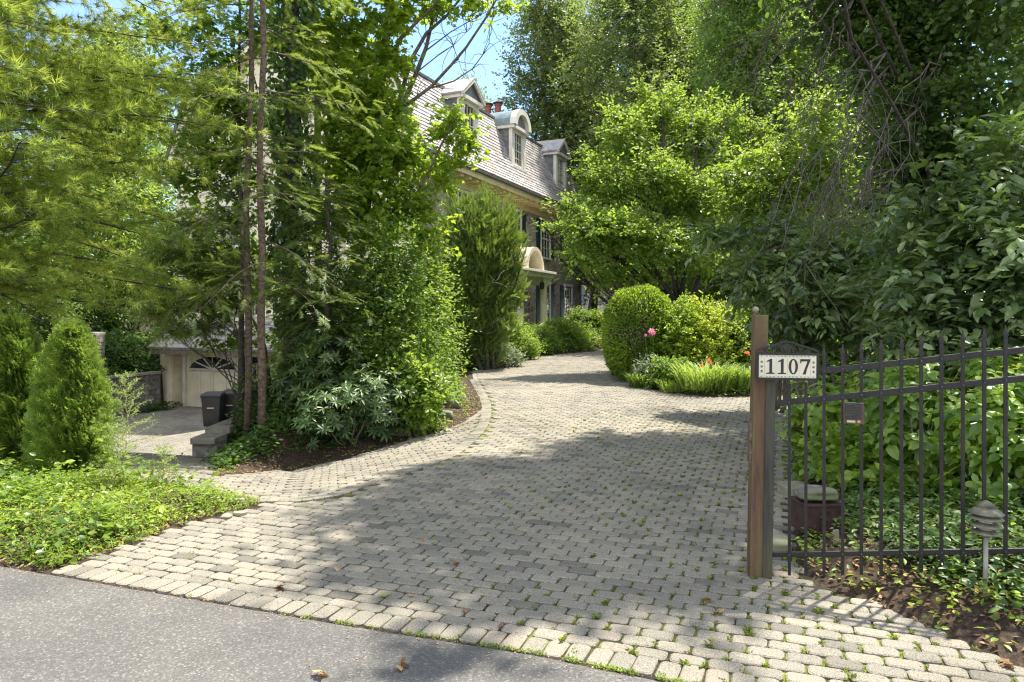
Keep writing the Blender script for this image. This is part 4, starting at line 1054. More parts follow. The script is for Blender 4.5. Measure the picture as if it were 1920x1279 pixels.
for i, px in enumerate(pxs):
    s = fence_at(px); zt_ = zrail(s, 't') + (.135 if i > 1 else -.03); zb_ = zrail(s, 'b') - .125
    b = MB(); hw = .009
    b.box(s - hw, s + hw, -hw - .004, hw - .004, zb_, zt_ - .03)
    if i > 1:
        b.hexa([(s - hw, -hw - .004, zt_ - .03), (s + hw, -hw - .004, zt_ - .03), (s + hw, hw - .004, zt_ - .03), (s - hw, hw - .004, zt_ - .03), (s - .002, -.006, zt_ + .012), (s + .002, -.006, zt_ + .012), (s + .002, -.002, zt_ + .012), (s - .002, -.002, zt_ + .012)])
        b.box(s - .0125, s + .0125, -.0165, .0085, zt_ - .045, zt_ - .03)
    b.build('picket', M['blackmetal'], fence)
rv = MB()
for px in pxs:
    s = fence_at(px)
    for w_ in 'tmb':
        if w_ == 't' and px < 1540: continue
        z = zrail(s, w_); rv.lathe((s, -.0165, z), [(.0045, -.0045), (.0045, .0045)], 6)
rv.build('rivets', M['lead'], fence)

# house number sign
SD = 4.33
sx0, sx1 = (1418 - CX) / F_PX * SD, (1532 - CX) / F_PX * SD
sz1, sz0 = EYE - (661 - HY) / F_PX * SD, EYE - (712 - HY) / F_PX * SD
sw, sh = sx1 - sx0, sz1 - sz0
sign = thing('house_number_sign', 'tiled house number sign 1107 in arched black iron frame', 'number sign', (sx0, SD, sz0), 0); sign.rotation_euler = (0, radians(0.6), radians(-5))
b = MB(); fw = .013
b.box(0, sw, 0, .02, 0, fw); b.box(0, sw, 0, .02, sh - fw, sh); b.box(0, fw, 0, .02, fw + .0002, sh - fw - .0002); b.box(sw - fw, sw, 0, .02, fw + .0002, sh - fw - .0002)
b.box(.02, .05, .0165, .09, .03, .07); b.box(sw - .06, sw - .03, .0165, .03, .0, .03)
ts = np.linspace(0, 1, 25)
def archz(t): return sh + .012 + .040 * max(0, sin(pi * t)) ** .75 + .020 * math.exp(-((t - .5) / .15) ** 2)
for t0, t1 in zip(ts[:-1], ts[1:]):
    b.bar((sw * t0, .01, archz(t0) - .004), (sw * t1, .01, archz(t1) - .004), .014, .012)
for t0, sgn in ((.14, 1), (.27, 1), (.39, 1), (.61, -1), (.73, -1), (.86, -1)):
    zt_ = archz(t0); R0 = min(.013, (zt_ - sh) * .42); zc = (sh + zt_) / 2; th = np.linspace(0, 5.4, 15)
    rr_ = R0 * (1 - th / 7.5); P = [(sw * t0 + sgn * r_ * cos(q), .01, zc + r_ * sin(q) * 1.1) for r_, q in zip(rr_, th)]
    b.tube(P, .0034, 5); b.bar((sw * t0 + sgn * R0, .01, sh), (sw * t0 + sgn * R0 * .9, .01, zt_ - .004), .008, .006)
    b.bar((sw * (t0 + .04 * sgn), .01, sh), (sw * (t0 - .02 * sgn), .01, zt_ - .006), .007, .006)
b.prism([(sw * .5 + q * .001, .005, sh + z * .001) for q, z in ((-24, 0), (-15, 16), (-30, 36), (-14, 52), (0, 58), (14, 52), (30, 36), (15, 16), (24, 0), (8, 12), (0, 24), (-8, 12))][::1], (0, .01, 0))
b.build('frame', M['blackmetal'], sign)
tw = (sw - 2 * fw - .004) / 5.0
xs = [fw + .002]; 
for wv in (.5, 1, 1, 1, 1, .5): xs.append(xs[-1] + tw * wv)
for i in range(6):
    b = MB(); b.box(xs[i] + .0005, xs[i + 1] - .0005, .004, .012, fw + .001, sh - fw - .001); b.build('tile', M['tile'], sign)
b = MB(); b.box(fw, sw - fw, .0125, .016, fw, sh - fw); b.build('backing', M['tileline'], sign)
gbl, gbu = MB(), MB()
def disc(mb, x, z, r, k=8, y=.0035, sq=1): mb.prism([(x + r * cos(a_), y, z + r * sq * sin(a_)) for a_ in np.arange(k) * 2 * pi / k], (0, .0004, 0))
for i in range(1, 5):
    for q in (.2, .5, .8):
        for zz_, gb_ in ((fw + .0075, gbl), (sh - fw - .0075, gbu)):
            x = xs[i] + tw * q; disc(gb_, x, zz_, .0034, 5); disc(gb_, x - .0045, zz_ + .0022, .002, 5); disc(gb_, x + .0045, zz_ - .002, .0022, 5)
for i, xc in ((0, (xs[0] + xs[1]) / 2), (5, (xs[5] + xs[6]) / 2)):
    for zz_, gb_ in ((fw + .0075, gbl), (sh - fw - .0075, gbu)): disc(gb_, xc - .002, zz_, .0038, 5); disc(gb_, xc + .0045, zz_ + .002, .0022, 5)
gbl.build('leaf_border', M['tilegreen'], sign); gbu.build('leaf_border', M['tilegreen'], sign)
fl = MB()
for xc in ((xs[0] + xs[1]) / 2, (xs[5] + xs[6]) / 2):
    for zz_ in (sh * .66, sh * .49): 
        for a_ in range(7): disc(fl, xc + .0045 * cos(a_ * .9), zz_ + .0045 * sin(a_ * .9), .0032, 7, .0034 - a_ * .00001)
    fl.prism([(xc - .005, .0033, sh * .30), (xc - .006, .0033, sh * .36), (xc + .006, .0033, sh * .36), (xc + .005, .0033, sh * .27), (xc - .003, .0033, sh * .27)], (0, .0004, 0))
fl.build('flower_pattern', M['tilegreen'], sign)
def glyph(ch, x, z, h):
    mb = MB(); y = .0032; k = h
    if ch == '1':
        mb.prism([(x + a_ * k, y, z + c_ * k) for a_, c_ in ((-.26, .0), (.28, .0), (.28, .06), (.12, .10), (.12, 1.0), (.03, 1.0), (-.24, .84), (-.22, .78), (-.06, .82), (-.06, .10), (-.26, .06))], (0, .0005, 0))
    elif ch == '0':
        n = 28; an_ = np.arange(n + 1) * 2 * pi / n
        for a0, a1 in zip(an_[:-1], an_[1:]):
            P = lambda ro, a_: (x + k * (.30 if ro else .13) * cos(a_), z + k * .5 + k * (.51 if ro else .43) * sin(a_))
            q = [P(0, a0), P(1, a0), P(1, a1), P(0, a1)]; mb.prism([(u_, y, v_) for u_, v_ in q], (0, .0005, 0))
    else:
        mb.prism([(x + a_ * k, y, z + c_ * k) for a_, c_ in ((-.30, .72), (-.25, .72), (-.20, .85), (.16, .85), (-.14, 0), (.06, 0), (.14, .35), (.34, .90), (.34, 1.0), (-.29, 1.0))], (0, .0005, 0))
    return mb.build('numeral', M['digit'], sign)
gh = sh * .56
for i, chh in enumerate('1107'): glyph(chh, (xs[i + 1] + xs[i + 2]) / 2, sh * .5 - gh * .5, gh)

# intercom on the gate
s_ic = fence_at(1597.5); ip = A0 + fd * s_ic
ic = thing('intercom_box', 'bronze intercom box with black speaker mounted between the gate pickets', 'intercom', (ip[0], ip[1] - .02, EYE - (794 - HY) / F_PX * ip[1]), fang)
b = MB(); b.box(-.056, .056, -.012, .012, 0, .128); b.build('back_plate', M['bronze'], ic, bevel=.003)
b = MB(); b.box(-.046, .046, -.034, -.0125, .034, .122); b.build('speaker', M['speaker'], ic, bevel=.006)
b = MB()
for k in range(8): b.box(-.036, .036, -.0352, -.0341, .046 + k * .009, .049 + k * .009)
b.build('grille_slats', M['blackmetal'], ic)
b = MB(); b.box(-.036, .008, -.016, -.0125, .010, .022); b.build('name_plate', M['tile'], ic)
b = MB(); b.tube([(.027, -.018, .017), (.027, -.0125, .017)], .009, 12); b.build('call_button', M['brass'], ic)
b = MB(); b.box(-.05, .05, -.036, -.013, .1225, .128); b.build('hood', M['lead'], ic)

# pagoda path lamp
LX, LY = (1847 - CX) / F_PX * 3.8, 3.8; lz = Hs(LX, LY)
lamp = thing('path_lamp', 'small tiered pagoda garden lamp on a grey pole in front of the gate', 'garden lamp', (LX, LY, lz), 0); lamp.rotation_euler = (radians(-1), radians(1.5), 0)
lt = EYE - (938 - HY) / F_PX * 3.8 - lz; k_ = lt / .47
b = MB(); b.tube([(0, 0, -.05), (0, 0, .285 * k_)], .0115, 12); b.build('pole', M['stake'], lamp, True)
b = MB(); b.lathe((0, 0, .285 * k_), [(.018, 0), (.026, .012), (.024, .02)], 16); b.build('collar', M['lampcap'], lamp, True)
b = MB(); b.lathe((0, 0, .30 * k_), [(.034, .0), (.036, .10 * k_)], 16); b.build('lens', M['lampglass'], lamp, True)
for j, (zz_, rr_) in enumerate(((.312, .070), (.348, .078), (.384, .080))):
    b = MB(); b.lathe((0, 0, zz_ * k_), [(.034, .006), (rr_ * .75, -.002), (rr_, -.008), (rr_ + .001, -.004), (rr_ * .75, .005), (.034, .014)], 28); b.build('louvre', M['lampcap'], lamp, True)
b = MB(); b.lathe((0, 0, .412 * k_), [(.08, -.012), (.083, -.006), (.045, .022), (.043, .030), (.050, .029), (.010, .058), (.004, .060)], 28); b.build('cap', M['lampcap'], lamp, True)
for a_ in (.4, 2.5, 4.6):
    b = MB(); b.tube([(.062 * cos(a_), .062 * sin(a_), .305 * k_), (.062 * cos(a_), .062 * sin(a_), .405 * k_)], .0022, 5); b.build('tie_rod', M['lead'], lamp)

# stones
def rock_mesh(name, parent, c, r, mat, sub=3, seed=0, pw=.72):
    import bmesh
    g_ = np.random.default_rng(seed); bm = bmesh.new(); bmesh.ops.create_icosphere(bm, subdivisions=sub, radius=1)
    ph = g_.uniform(0, 6, 6)
    for v in bm.verts:
        p = np.array(v.co); q = np.sign(p) * np.abs(p) ** pw
        q = q * (1 + .10 * sin(3 * p[0] + ph[0]) + .09 * sin(4 * p[1] + ph[1]) + .07 * sin(6 * p[2] + ph[2]) + .04 * sin(9 * p[0] + 7 * p[1] + ph[3]))
        v.co = (q[0] * r[0] + c[0], q[1] * r[1] + c[1], q[2] * r[2] + c[2])
    me = bpy.data.meshes.new(name); bm.to_mesh(me); bm.free(); me.materials.append(mat)
    for p in me.polygons: p.use_smooth = True
    return link(bpy.data.objects.new(name, me), parent)
def rock(px, py, w_px, h_px, label, seed, group=None, mat='rock', cat='rock', name='garden_rock'):
    X, Y = G0(px, py, zf=lambda a, b: Hs(a, b)); s = Y / F_PX
    o = rock_mesh(name, None, (0, 0, 0), (w_px * s * .55, w_px * s * .42, h_px * s * .62), M[mat], 3, seed)
    o.location = (X, Y + w_px * s * .3, Hs(X, Y) + h_px * s * .28); tag(o, label, cat, group)
    return o
RG = 'rocks edging the planting bed'
rock(740, 815, 50, 22, 'long tan rock lying below the rhododendron at the bed edge', 3, RG)
rock(795, 800, 34, 18, 'brown rock right of the yellow dead leaf under the shrubs', 4, RG)
rock(772, 803, 16, 10, 'small grey rock between two larger brown edging rocks', 14, RG)
rock(835, 785, 26, 16, 'pale rock nearest the corner of the planting bed', 5, RG)
rock(848, 764, 22, 15, 'mossy pale rock in the middle of the bare mulch', 6, RG)
rock(852, 742, 20, 13, 'flat grey rock in the mulch below the small dark rock', 7, RG)
rock(838, 727, 18, 16, 'dark sided rock highest up in the bare mulch', 8, RG)
rock(445, 943, 18, 9, 'white stone at the back tip of the weedy bed', 9, 'white stones by the weedy bed', 'slab')
rock(447, 967, 22, 8, 'white stone half sunk at the paver edge of the weedy bed', 10, 'white stones by the weedy bed', 'slab')
rock(422, 972, 20, 7, 'pale flat stone left of the half sunk white stone', 12, 'white stones by the weedy bed', 'slab')
bx_, by_ = G0(1545, 1000, zf=lambda a, b: Hs(a, b))
t = thing('stone_block', 'dark red brown block standing behind the gate pickets', 'block', (bx_, by_ + .12, Hs(bx_, by_) - .01), radians(6))
sc_ = by_ / F_PX
b = MB(); b.box(-37 * sc_, 35 * sc_, -.1, .14, 0, 50 * sc_); b.build('block', M['redblock'], t, bevel=.006)
b = MB(); b.box(-38 * sc_, 36 * sc_, -.108, .15, 50 * sc_ + .001, 50 * sc_ + .022); b.build('top_slab', M['redblock'], t, bevel=.004)
o = rock_mesh('round_stone', None, (0, 0, 0), (35 * sc_, .13, 13 * sc_), M['rock'], 4, 21, .9); o.location = (bx_ - .005, by_ + .13, Hs(bx_, by_) + 50 * sc_ + .02 + 12 * sc_)
tag(o, 'smooth rounded grey stone resting on the dark red block', 'stone')
for px, py, wp, dp_, hh, lb in ((1462, 1035, 62, .42, .07, 'pale flat stone slab on the ground just right of the gate post'), (1500, 925, 60, .3, .09, 'pale mossy stone slab farther back behind the gate pickets')):
    X, Y = G0(px, py, zf=lambda a, b: Hs(a, b)); b = MB(); hw_ = wp * Y / F_PX / 2
    g_ = np.random.default_rng(int(px)); an_ = np.arange(9) * 2 * pi / 9
    b.prism([(hw_ * (1 + g_.normal(0, .06)) * np.sign(cos(q)) * abs(cos(q)) ** .6, dp_ / 2 * np.sign(sin(q)) * abs(sin(q)) ** .6, 0) for q in an_], (0, 0, hh))
    o = b.build('stone_slab', M['slab'], None, bevel=.012); o.location = (X + .02, Y + dp_ / 2, Hs(X, Y + dp_ / 2) - .02); tag(o, lb, 'stone slab', 'pale stone slabs behind the gate')
X, Y = G0(1568, 1018, zf=lambda a, b: Hs(a, b)); b = MB(); b.box(-.022, .022, -.006, .006, -.02, .085)
o = b.build('plant_marker', M['slab'], None, bevel=.003); o.location = (X, Y, Hs(X, Y)); o.rotation_euler = (radians(-8), radians(5), .3); tag(o, 'small grey plant marker stuck in the soil before the red block', 'marker')
# ------------------------------------------------------------------ trees and shrubs
def K(px, py, D, rx, rz, ry=None):
    c = W(px, py, D); s = D / F_PX
    return (c[0], c[1], c[2], rx * s, (ry if ry else rx) * s, rz * s)
def base(px, D): 
    x = (px - CX) / F_PX * D; return (x, D, Hs(x, D))

def place_tree(o, x, y, rz, sc, label, group=None):
    """copy of a tree with its parts"""
    r = o.copy(); COL.objects.link(r); r.location = (x, y, Hs(x, y)); r.rotation_euler = (0, 0, rz); r.scale = (sc, sc, sc * 1.0)
    r['label'] = label
    if group: r['group'] = group
    for ch in list(o.children):
        c = ch.copy(); COL.objects.link(c); c.parent = r
    return r

# -- tall trees beyond the house: three built, others copied
BG = 'tall trees beyond the house and drive'
def bgtree(name, label, px, D, h, R, n, ntuft, m, size, leafm, tmpl='leaf4', h0=3, tr=.5, r=.28, shell=.4):
    b = base(px, D); C = auto_clumps(b, h, h0, R, n, .8)
    return tree(name, label, 'tree', b, trunkline(b, (b[0] + rng.normal(0, .6), b[1], b[2] + h * .93), 10, .5), C, r, M[leafm], M['bark'], ntuft, m, tr, size, tmpl, BG, 8, 8, shell, .25, .5, limb=r * .5)
TP['leaf4'] = T_leaf4()
oakA = bgtree('oak_tree', 'tall airy oak rising behind the far dormer, left edge against the sky', 1030, 43, 19.5, 5.6, 36, 4000, 13, .21, 'oak', tr=.36)
oakB = bgtree('oak_tree', 'tall oak behind the bright green tree at the top middle', 1190, 39, 20, 6.3, 40, 4700, 13, .21, 'oak', tr=.38)
oakC = bgtree('broadleaf_tree', 'rounded tree top showing just above the near dormer', 868, 58, 17.5, 4.8, 24, 3000, 13, .26, 'oak', h0=5, tr=.5)
oakD = bgtree('broadleaf_tree', 'tall mid green tree right of the bright tree, behind hanging dead twigs', 1400, 27, 15, 4.0, 28, 3800, 13, .16, 'mid', tr=.36, h0=1)
ytree = bgtree('broadleaf_tree', 'sunlit yellow green tree behind the pine boughs left of the gable', 205, 31, 11, 4.2, 24, 3400, 13, .17, 'bright', tr=.4, h0=.8)
bgs = [(oakA, 5.2, 47, 2.7, 1.02, 'oak crown between the two tallest oaks behind the far dormer'), (oakB, 10.2, 42, 4.0, .95, 'airy oak crown above the bright green tree'), (oakD, 10.6, 30, 3.3, 1.15, 'green tree top above the right shoulder of the bright tree'),
       (oakB, 10.5, 47, 1.0, 1.05, 'dark oak crown filling the gap right of the tallest oak'), (oakA, 17, 42, 2.2, 1.0, 'far oak crown at the top right of the middle gap'), (oakC, 9, 56, 3, .9, 'low tree crown between the far dormer and the oak trunk'),
       (oakC, 15.5, 34, .4, .85, 'leafy crown behind the hanging twigs, lower right of the oaks'), (oakD, 12.5, 24, 1.5, .85, 'green tree mass behind the broad leathery shrub'),
       (oakD, 15, 19, 2.6, .8, 'tree far right behind the vine covered trunk'), (oakA, 21, 27, .9, .8, 'far right tree behind the dark foliage'), (oakB, -20, 36, .5, .75, 'tall tree at far left behind the pine'),
       (ytree, -21, 27, 2.0, .95, 'yellow green tree behind the arborvitae at the far left'), (oakC, -28, 30, 1.4, 1.0, 'dark tree beyond the terrace at the left edge'),
       (oakC, 26, 50, 2.2, 1.2, 'distant oak beyond the right hand woods'), (oakA, -2, 66, 1.1, .6, 'small distant crown low behind the near dormer'), (oakB, 12, 66, 2.9, .9, 'distant crown behind the neighbour house'), (oakD, 8.6, 37, .3, .72, 'bushy tree at the end of the drive beyond the clipped bush'),
       (ytree, 9.8, 29, .8, .7, 'light green tree beyond the clipped round bush'), (oakD, 14, 30, 4.1, 1.05, 'leafy tree behind the golden shrub on the right')]
for o, x, y, rz, sc, lb in bgs: place_tree(o, x, y, rz, sc, lb, BG)

# -- bright green tree in the island bed
b0 = base(1292, 19.1)
brC = [K(1135, 340, 18.0, 42, 44), K(1180, 262, 18.6, 40, 44), K(1232, 215, 19.1, 34, 32), K(1300, 250, 19.1, 46, 40), K(1350, 305, 19.1, 44, 36), K(1225, 330, 18.0, 50, 44), K(1300, 370, 18.3, 56, 44), K(1110, 425, 17.4, 44, 32), K(1172, 440, 17.4, 52, 34), K(1385, 400, 18.6, 46, 40), K(1250, 455, 17.4, 52, 34), K(1330, 480, 18.0, 50, 28), K(1085, 482, 17.4, 32, 18), K(1405, 480, 18.6, 40, 30), K(1415, 320, 19.7, 34, 46), K(1140, 515, 18.0, 40, 14), K(1365, 225, 19.7, 30, 32), K(1200, 515, 18.6, 40, 14), K(1265, 190, 19.5, 18, 34), K(1210, 180, 19.1, 14, 26), K(1320, 205, 19.5, 16, 28), K(1155, 225, 18.8, 16, 28), K(1065, 385, 17.6, 20, 12), K(1100, 300, 18.3, 16, 22), K(1020, 425, 17.4, 16, 7), K(1425, 250, 19.7, 20, 30)]
tr_ = [b0, W(1288, 600, 19.0), W(1270, 560, 18.9), W(1262, 500, 18.8), W(1250, 400, 18.6), W(1245, 280, 18.8), W(1240, 190, 19.0)]
t = tree('crabapple_tree', 'bright green spreading tree arching over the clipped bush in the island bed', 'tree', b0, tr_, brC, .12, M['bright'], M['barkdark'], 2600, 14, .22, .12, 'oval', None, 8, 6, .45, .25, .5, limb=.06)
mb = MB(); o_ = np.array(b0)
for P in ([W(1290, 600, 19.0), W(1262, 572, 18.8), W(1225, 548, 18.6), W(1190, 535, 18.3), W(1150, 500, 18.1)], [W(1288, 590, 19.0), W(1310, 520, 18.8), W(1335, 440, 18.8), W(1360, 330, 19.0)], [W(1262, 560, 18.8), W(1225, 500, 18.3), W(1180, 440, 18.1), W(1140, 380, 18.0)],
          [W(1275, 570, 18.8), W(1285, 500, 18.6), W(1300, 400, 18.6), W(1305, 270, 18.8)]):
    P = np.array(P) - o_; mb.tube(P, np.linspace(.075, .03, len(P)), 7)
mb.build('limbs', M['barkdark'], t, True)
b0 = base(1163, 26)
t = tree('old_garden_tree', 'old tree with a thick leaning trunk behind the clipped round bush', 'tree', b0, [b0, W(1163, 590, 26), W(1158, 540, 26), W(1150, 515, 26), W(1130, 470, 26.5), W(1110, 400, 27)], [K(1120, 430, 26, 70, 50), K(1180, 470, 26, 60, 40), K(1160, 380, 27, 70, 60), K(1100, 510, 27, 30, 14), K(1215, 520, 25, 45, 40)], .34, M['mid'], M['barkdark'], 700, 14, .3, .15, 'oval', None, 9, 6)
mb = MB()

# -- yew beside the house
b0 = base(915, 19)
yc = [K(868, 615, 19, 42, 65), K(915, 605, 19, 46, 60), K(868, 510, 19, 46, 75), K(918, 510, 19, 46, 75), K(858, 440, 19, 26, 52), K(893, 440, 18.8, 28, 52), K(930, 450, 19, 28, 50), K(962, 470, 19.2, 20, 45), K(872, 398, 19, 11, 28), K(902, 385, 19, 10, 28), K(926, 395, 19, 10, 30), K(952, 412, 19.2, 10, 30), K(846, 405, 19.2, 11, 32), K(964, 540, 19.2, 18, 44), K(842, 540, 19.2, 24, 80)]
t = thing('yew_tree', 'big dark green yew with upright tips in front of the stone house', 'tree', b0)
mb = MB(); C = [(c[0] - b0[0], c[1] - b0[1], c[2] - b0[2], *c[3:]) for c in yc]
for c in C:
    for q in range(2): mb.tube(bez((rng.normal(0, .15), rng.normal(0, .15), -.1), (c[0] + rng.normal(0, .2), c[1], c[2] + .3), (c[0] * .3, 0, 0), 7), np.linspace(.06, .012, 7), 5)
for q in range(30):
    c = C[rng.integers(0, 4)]; p = np.array(c[:3]) + rng.normal(0, .4, 3) + np.array([.2, -.5, 0]); mb.tube(wander(p, (rng.normal(), -.6, rng.normal(0, .5)), .9, 5, .3), np.linspace(.009, .002, 6), 3)
mb.build('trunk', M['deadtwig'], t, True)
lv = Leaves(); c, d, i = clump_tufts(C, 4600, .55); P = np.repeat(c, 4, 0); n = len(P)
A = norm(np.repeat(d, 4, 0) * .5 + np.array([0, 0, .85]) + rng.normal(0, .4, (n, 3)))
lv.put(P + rng.normal(0, .07, (n, 3)), A, rng.normal(0, 1, (n, 3)), rng.uniform(.14, .26, n), 'yew', (rng.random(n) * .6 + .2 + np.repeat(rng.normal(0, .13, len(c)), 4)).clip(0, 1))
lv.build('foliage', M['yew'], t)

# -- maple
def sub(P, o): return np.array(P) - np.array(o)
b0 = base(655, 12.2)
mt = thing('maple_tree', 'young maple with thin dark limbs reaching over the roof at top centre', 'tree', b0)
mb = MB(); D = 12.2
main = [b0 - np.array([0, 0, .1]), W(656, 620, D), W(664, 520, D), W(680, 420, D), W(692, 330, D), W(704, 240, D), W(718, 120, D), W(731, 10, D), W(742, -120, D), W(760, -260, D)]
mb.tube(sub(main, b0), np.linspace(.135, .05, len(main)), 9)
Lm = [[(692, 330), (727, 241), (757, 192), (781, 136), (799, 89), (809, 47), (818, -10), (835, -120)], [(727, 241), (755, 202), (781, 183), (809, 162), (846, 122), (874, 89), (910, 35), (933, -5), (960, -60)],
      [(745, 200), (771, 112), (799, 63), (839, 28), (865, -5), (900, -60)], [(718, 130), (752, 72), (781, 42), (813, 12), (850, -40)], [(809, 165), (851, 152), (886, 129), (905, 103), (917, 82), (919, 45)],
      [(664, 520), (720, 450), (760, 400), (800, 330), (828, 270), (850, 230)], [(800, 330), (840, 300), (870, 270)], [(799, 95), (845, 60), (880, 40), (925, 15)], [(781, 136), (820, 105), (850, 85), (875, 60)],
      [(680, 420), (640, 340), (610, 250), (590, 180)], [(704, 240), (670, 170), (650, 90), (640, 20)]]
for j, l in enumerate(Lm):
    P = sub([W(a, b, D + (-.5 if j % 2 else .3) * i / len(l)) for i, (a, b) in enumerate(l)], b0); r0 = (.055, .036, .04, .038, .014, .035, .014, .012, .012, .035, .03)[j]
    mb.tube(P, np.linspace(r0, r0 * .35, len(P)), 6)
    for q in range(12 if j in (1, 4, 7, 8) else 6):
        p = P[rng.integers(2, len(P))]; mb.tube(wander(p, (rng.normal(.3, .6), rng.normal(0, .6), rng.normal(.2, .6)), rng.uniform(.3, .8), 5, .28), np.linspace(.007, .002, 6), 4)
mC = [K(640, 60, 12, 70, 60), K(600, 120, 12.3, 60, 60), K(690, 150, 11.8, 60, 50), K(655, 210, 12, 70, 50), K(725, 110, 12, 45, 40), K(745, 215, 12, 45, 40), K(700, 270, 11.8, 70, 45), K(760, 290, 12.3, 50, 40), K(640, 300, 12, 70, 50),
      K(850, 215, 12, 34, 26), K(875, 265, 12, 26, 24), K(832, 245, 12, 28, 25), K(850, 300, 12, 34, 20), K(820, 330, 12, 30, 20), K(690, 350, 11.8, 70, 45), K(760, 380, 12, 60, 45), K(620, 400, 12, 60, 45), K(720, 20, 12, 60, 40),
      K(800, 10, 12.2, 40, 14), K(885, 8, 12, 34, 16), K(945, 12, 12, 26, 14), K(840, -20, 12, 60, 20), K(700, 440, 11.6, 60, 40), K(800, 430, 12, 50, 45), K(600, -60, 12, 90, 60), K(720, -110, 12, 110, 70)]
C = [(c[0] - b0[0], c[1] - b0[1], c[2] - b0[2], *c[3:]) for c in mC]
wood_to(mb, sub(main, b0), [c for c in C if c[0] < 1.0], .022, 5, 5); mb.build('trunk', M['bark'], mt, True)
lv = Leaves(); foliage(lv, C, 1900, 10, .15, .115, 'maple', .25, .6, .3); lv.build('crown', M['maple'], mt)

# -- slender broadleaf tree in front of the gable
b0 = base(453, 11.0); D = 13.0
lC = [K(400, 235, D, 44, 26), K(378, 300, D, 40, 24), K(455, 240, D, 40, 34), K(400, 470, D, 50, 24), K(350, 500, D, 44, 20), K(455, 345, D, 40, 30), K(380, 180, D, 40, 24), K(415, 590, D, 44, 12), K(500, 480, D, 40, 30), K(330, 150, D, 45, 34), K(400, 110, D, 50, 36), K(440, 190, D, 55, 40), K(350, 250, D, 55, 34), K(425, 290, D, 55, 36), K(300, 60, D, 50, 30), K(480, 60, D, 55, 40), K(385, 350, D, 50, 30), K(320, 330, D, 40, 24), K(440, 410, D, 55, 34), K(385, 40, D, 50, 30), K(520, 240, D, 40, 50), K(520, 360, D, 40, 40),
      K(330, 445, D, 45, 24), K(420, 500, D, 60, 24), K(360, 550, D, 50, 20), K(480, 550, D, 40, 24), K(430, 645, D - .5, 60, 9), K(500, 625, D - .5, 40, 14), K(275, 210, D, 30, 22), K(470, -40, D, 80, 40), K(360, -30, D, 60, 30)]
tree('slender_maple', 'thin trunked broadleaf tree spreading layered leaves in front of the stucco gable', 'tree', b0, [b0, W(452, 640, 11.3), W(454, 500, 11.8), W(452, 380, 12.4), W(446, 200, D), W(450, 40, D), W(446, -120, D)], lC, .05, M['linden'], M['barkdark'], 1500, 11, .16, .10, 'maple', None, 8, 6, .25, .2, 1.1, limb=.018)
# -- hemlocks: drooping feathery boughs
def conifer(name, label, b, h, r, z0, nb, Lfn, leafm, tmpl, size, step, elev=.0, droop=-.10, az=None, group=None, barkm='barkred', den=1.0, side=.42, flatU=1.0, rise=.0, dead=0):
    t = thing(name, label, 'tree', tuple(b), 0, group); mb = MB(); T = np.stack([np.cumsum(rng.normal(0, .022, 12)), np.cumsum(rng.normal(0, .02, 12)), np.linspace(-.1, h, 12)], 1)
    mb.tube(T, np.linspace(r, r * .45, 12), 10); PP, AA, UU = [], [], []; ga = rng.random() * 6
    for i in range(nb):
        f = (i + rng.random()) / nb; z = z0 + (h - z0) * f; a = az(i) if az else ga + i * 2.4 + rng.normal(0, .3); L = Lfn(z) * rng.uniform(.7, 1.12)
        if L < .2: continue
        p = np.array([np.interp(z, T[:, 2], T[:, 0]), np.interp(z, T[:, 2], T[:, 1]), z])
        B_ = wander(p, (cos(a), sin(a), elev + rng.normal(0, .12)), L, 9, .07, droop); mb.tube(B_, np.linspace(max(.011, r * .16), .003, 10), 5)
        ns = int(L / .16 * den) + 2; seg_ = np.linspace(.18, 1, ns)
        for k2, q in enumerate(seg_):
            o = B_[min(9, int(q * 9))]; d = norm(B_[min(9, int(q * 9) + 1 if int(q * 9) < 9 else 9)] - B_[max(0, int(q * 9) - 1)])
            sd = norm(np.cross(d, (0, 0, 1))) * (1 if k2 % 2 else -1); l2 = side * L * (1.08 - q) + .16
            dr = norm(d * .75 + sd * (1 if q < .97 else .05) + np.array([0, 0, rise]) + rng.normal(0, .12, 3)); m2 = max(2, int(l2 / step)); S_ = wander(o, dr, l2, m2, .09, droop * .8)
            if k2 % 2 == 0: mb.tube(S_, np.linspace(.005, .0015, len(S_)), 3)
            for s_ in range(1, len(S_)):
                dd_ = norm(S_[s_] - S_[s_ - 1])
                for w_ in (0, 1):
                    PP.append(S_[s_] + rng.normal(0, .012, 3)); AA.append(norm(dd_ + (.8 if w_ else -.8) * norm(np.cross(dd_, (0, 0, 1))) * rng.uniform(.2, 1.1) + rng.normal(0, .16, 3) + np.array([0, 0, rise * 1.2]))); UU.append(np.array([0, 0, flatU]) + rng.normal(0, .3, 3))
    mb.build('trunk', M[barkm], t, True); PP, AA, UU = map(np.array, (PP, AA, UU)); n = len(PP)
    if n: Leaves().put(PP, AA, UU, rng.uniform(.75, 1.2, n) * size, tmpl, (rng.random(n) * .75 + .12).clip(0, 1)).build('crown', M[leafm], t)
    return t
bA = base(491, 9.75); bB = base(468, 10.4)
hemlL = lambda z: 1.25 * sst((z - .9) / 1.1) * (1 - .35 * sst((z - 3) / 6)) + .25
conifer('hemlock_tree', 'nearer hemlock trunk, reddish, right one of the close pair by the wall', bA, 9.5, .056, 2.0, 28, hemlL, 'hemlock', 'spray', .17, .10, -.05, -.05, group='pair of slender hemlocks by the wall', den=.9)
conifer('hemlock_tree', 'darker hemlock trunk, left one of the close pair by the wall', bB, 9.5, .054, 2.1, 24, hemlL, 'hemlock', 'spray', .17, .10, -.05, -.05, group='pair of slender hemlocks by the wall', den=.9)
bC = base(590, 13.5)
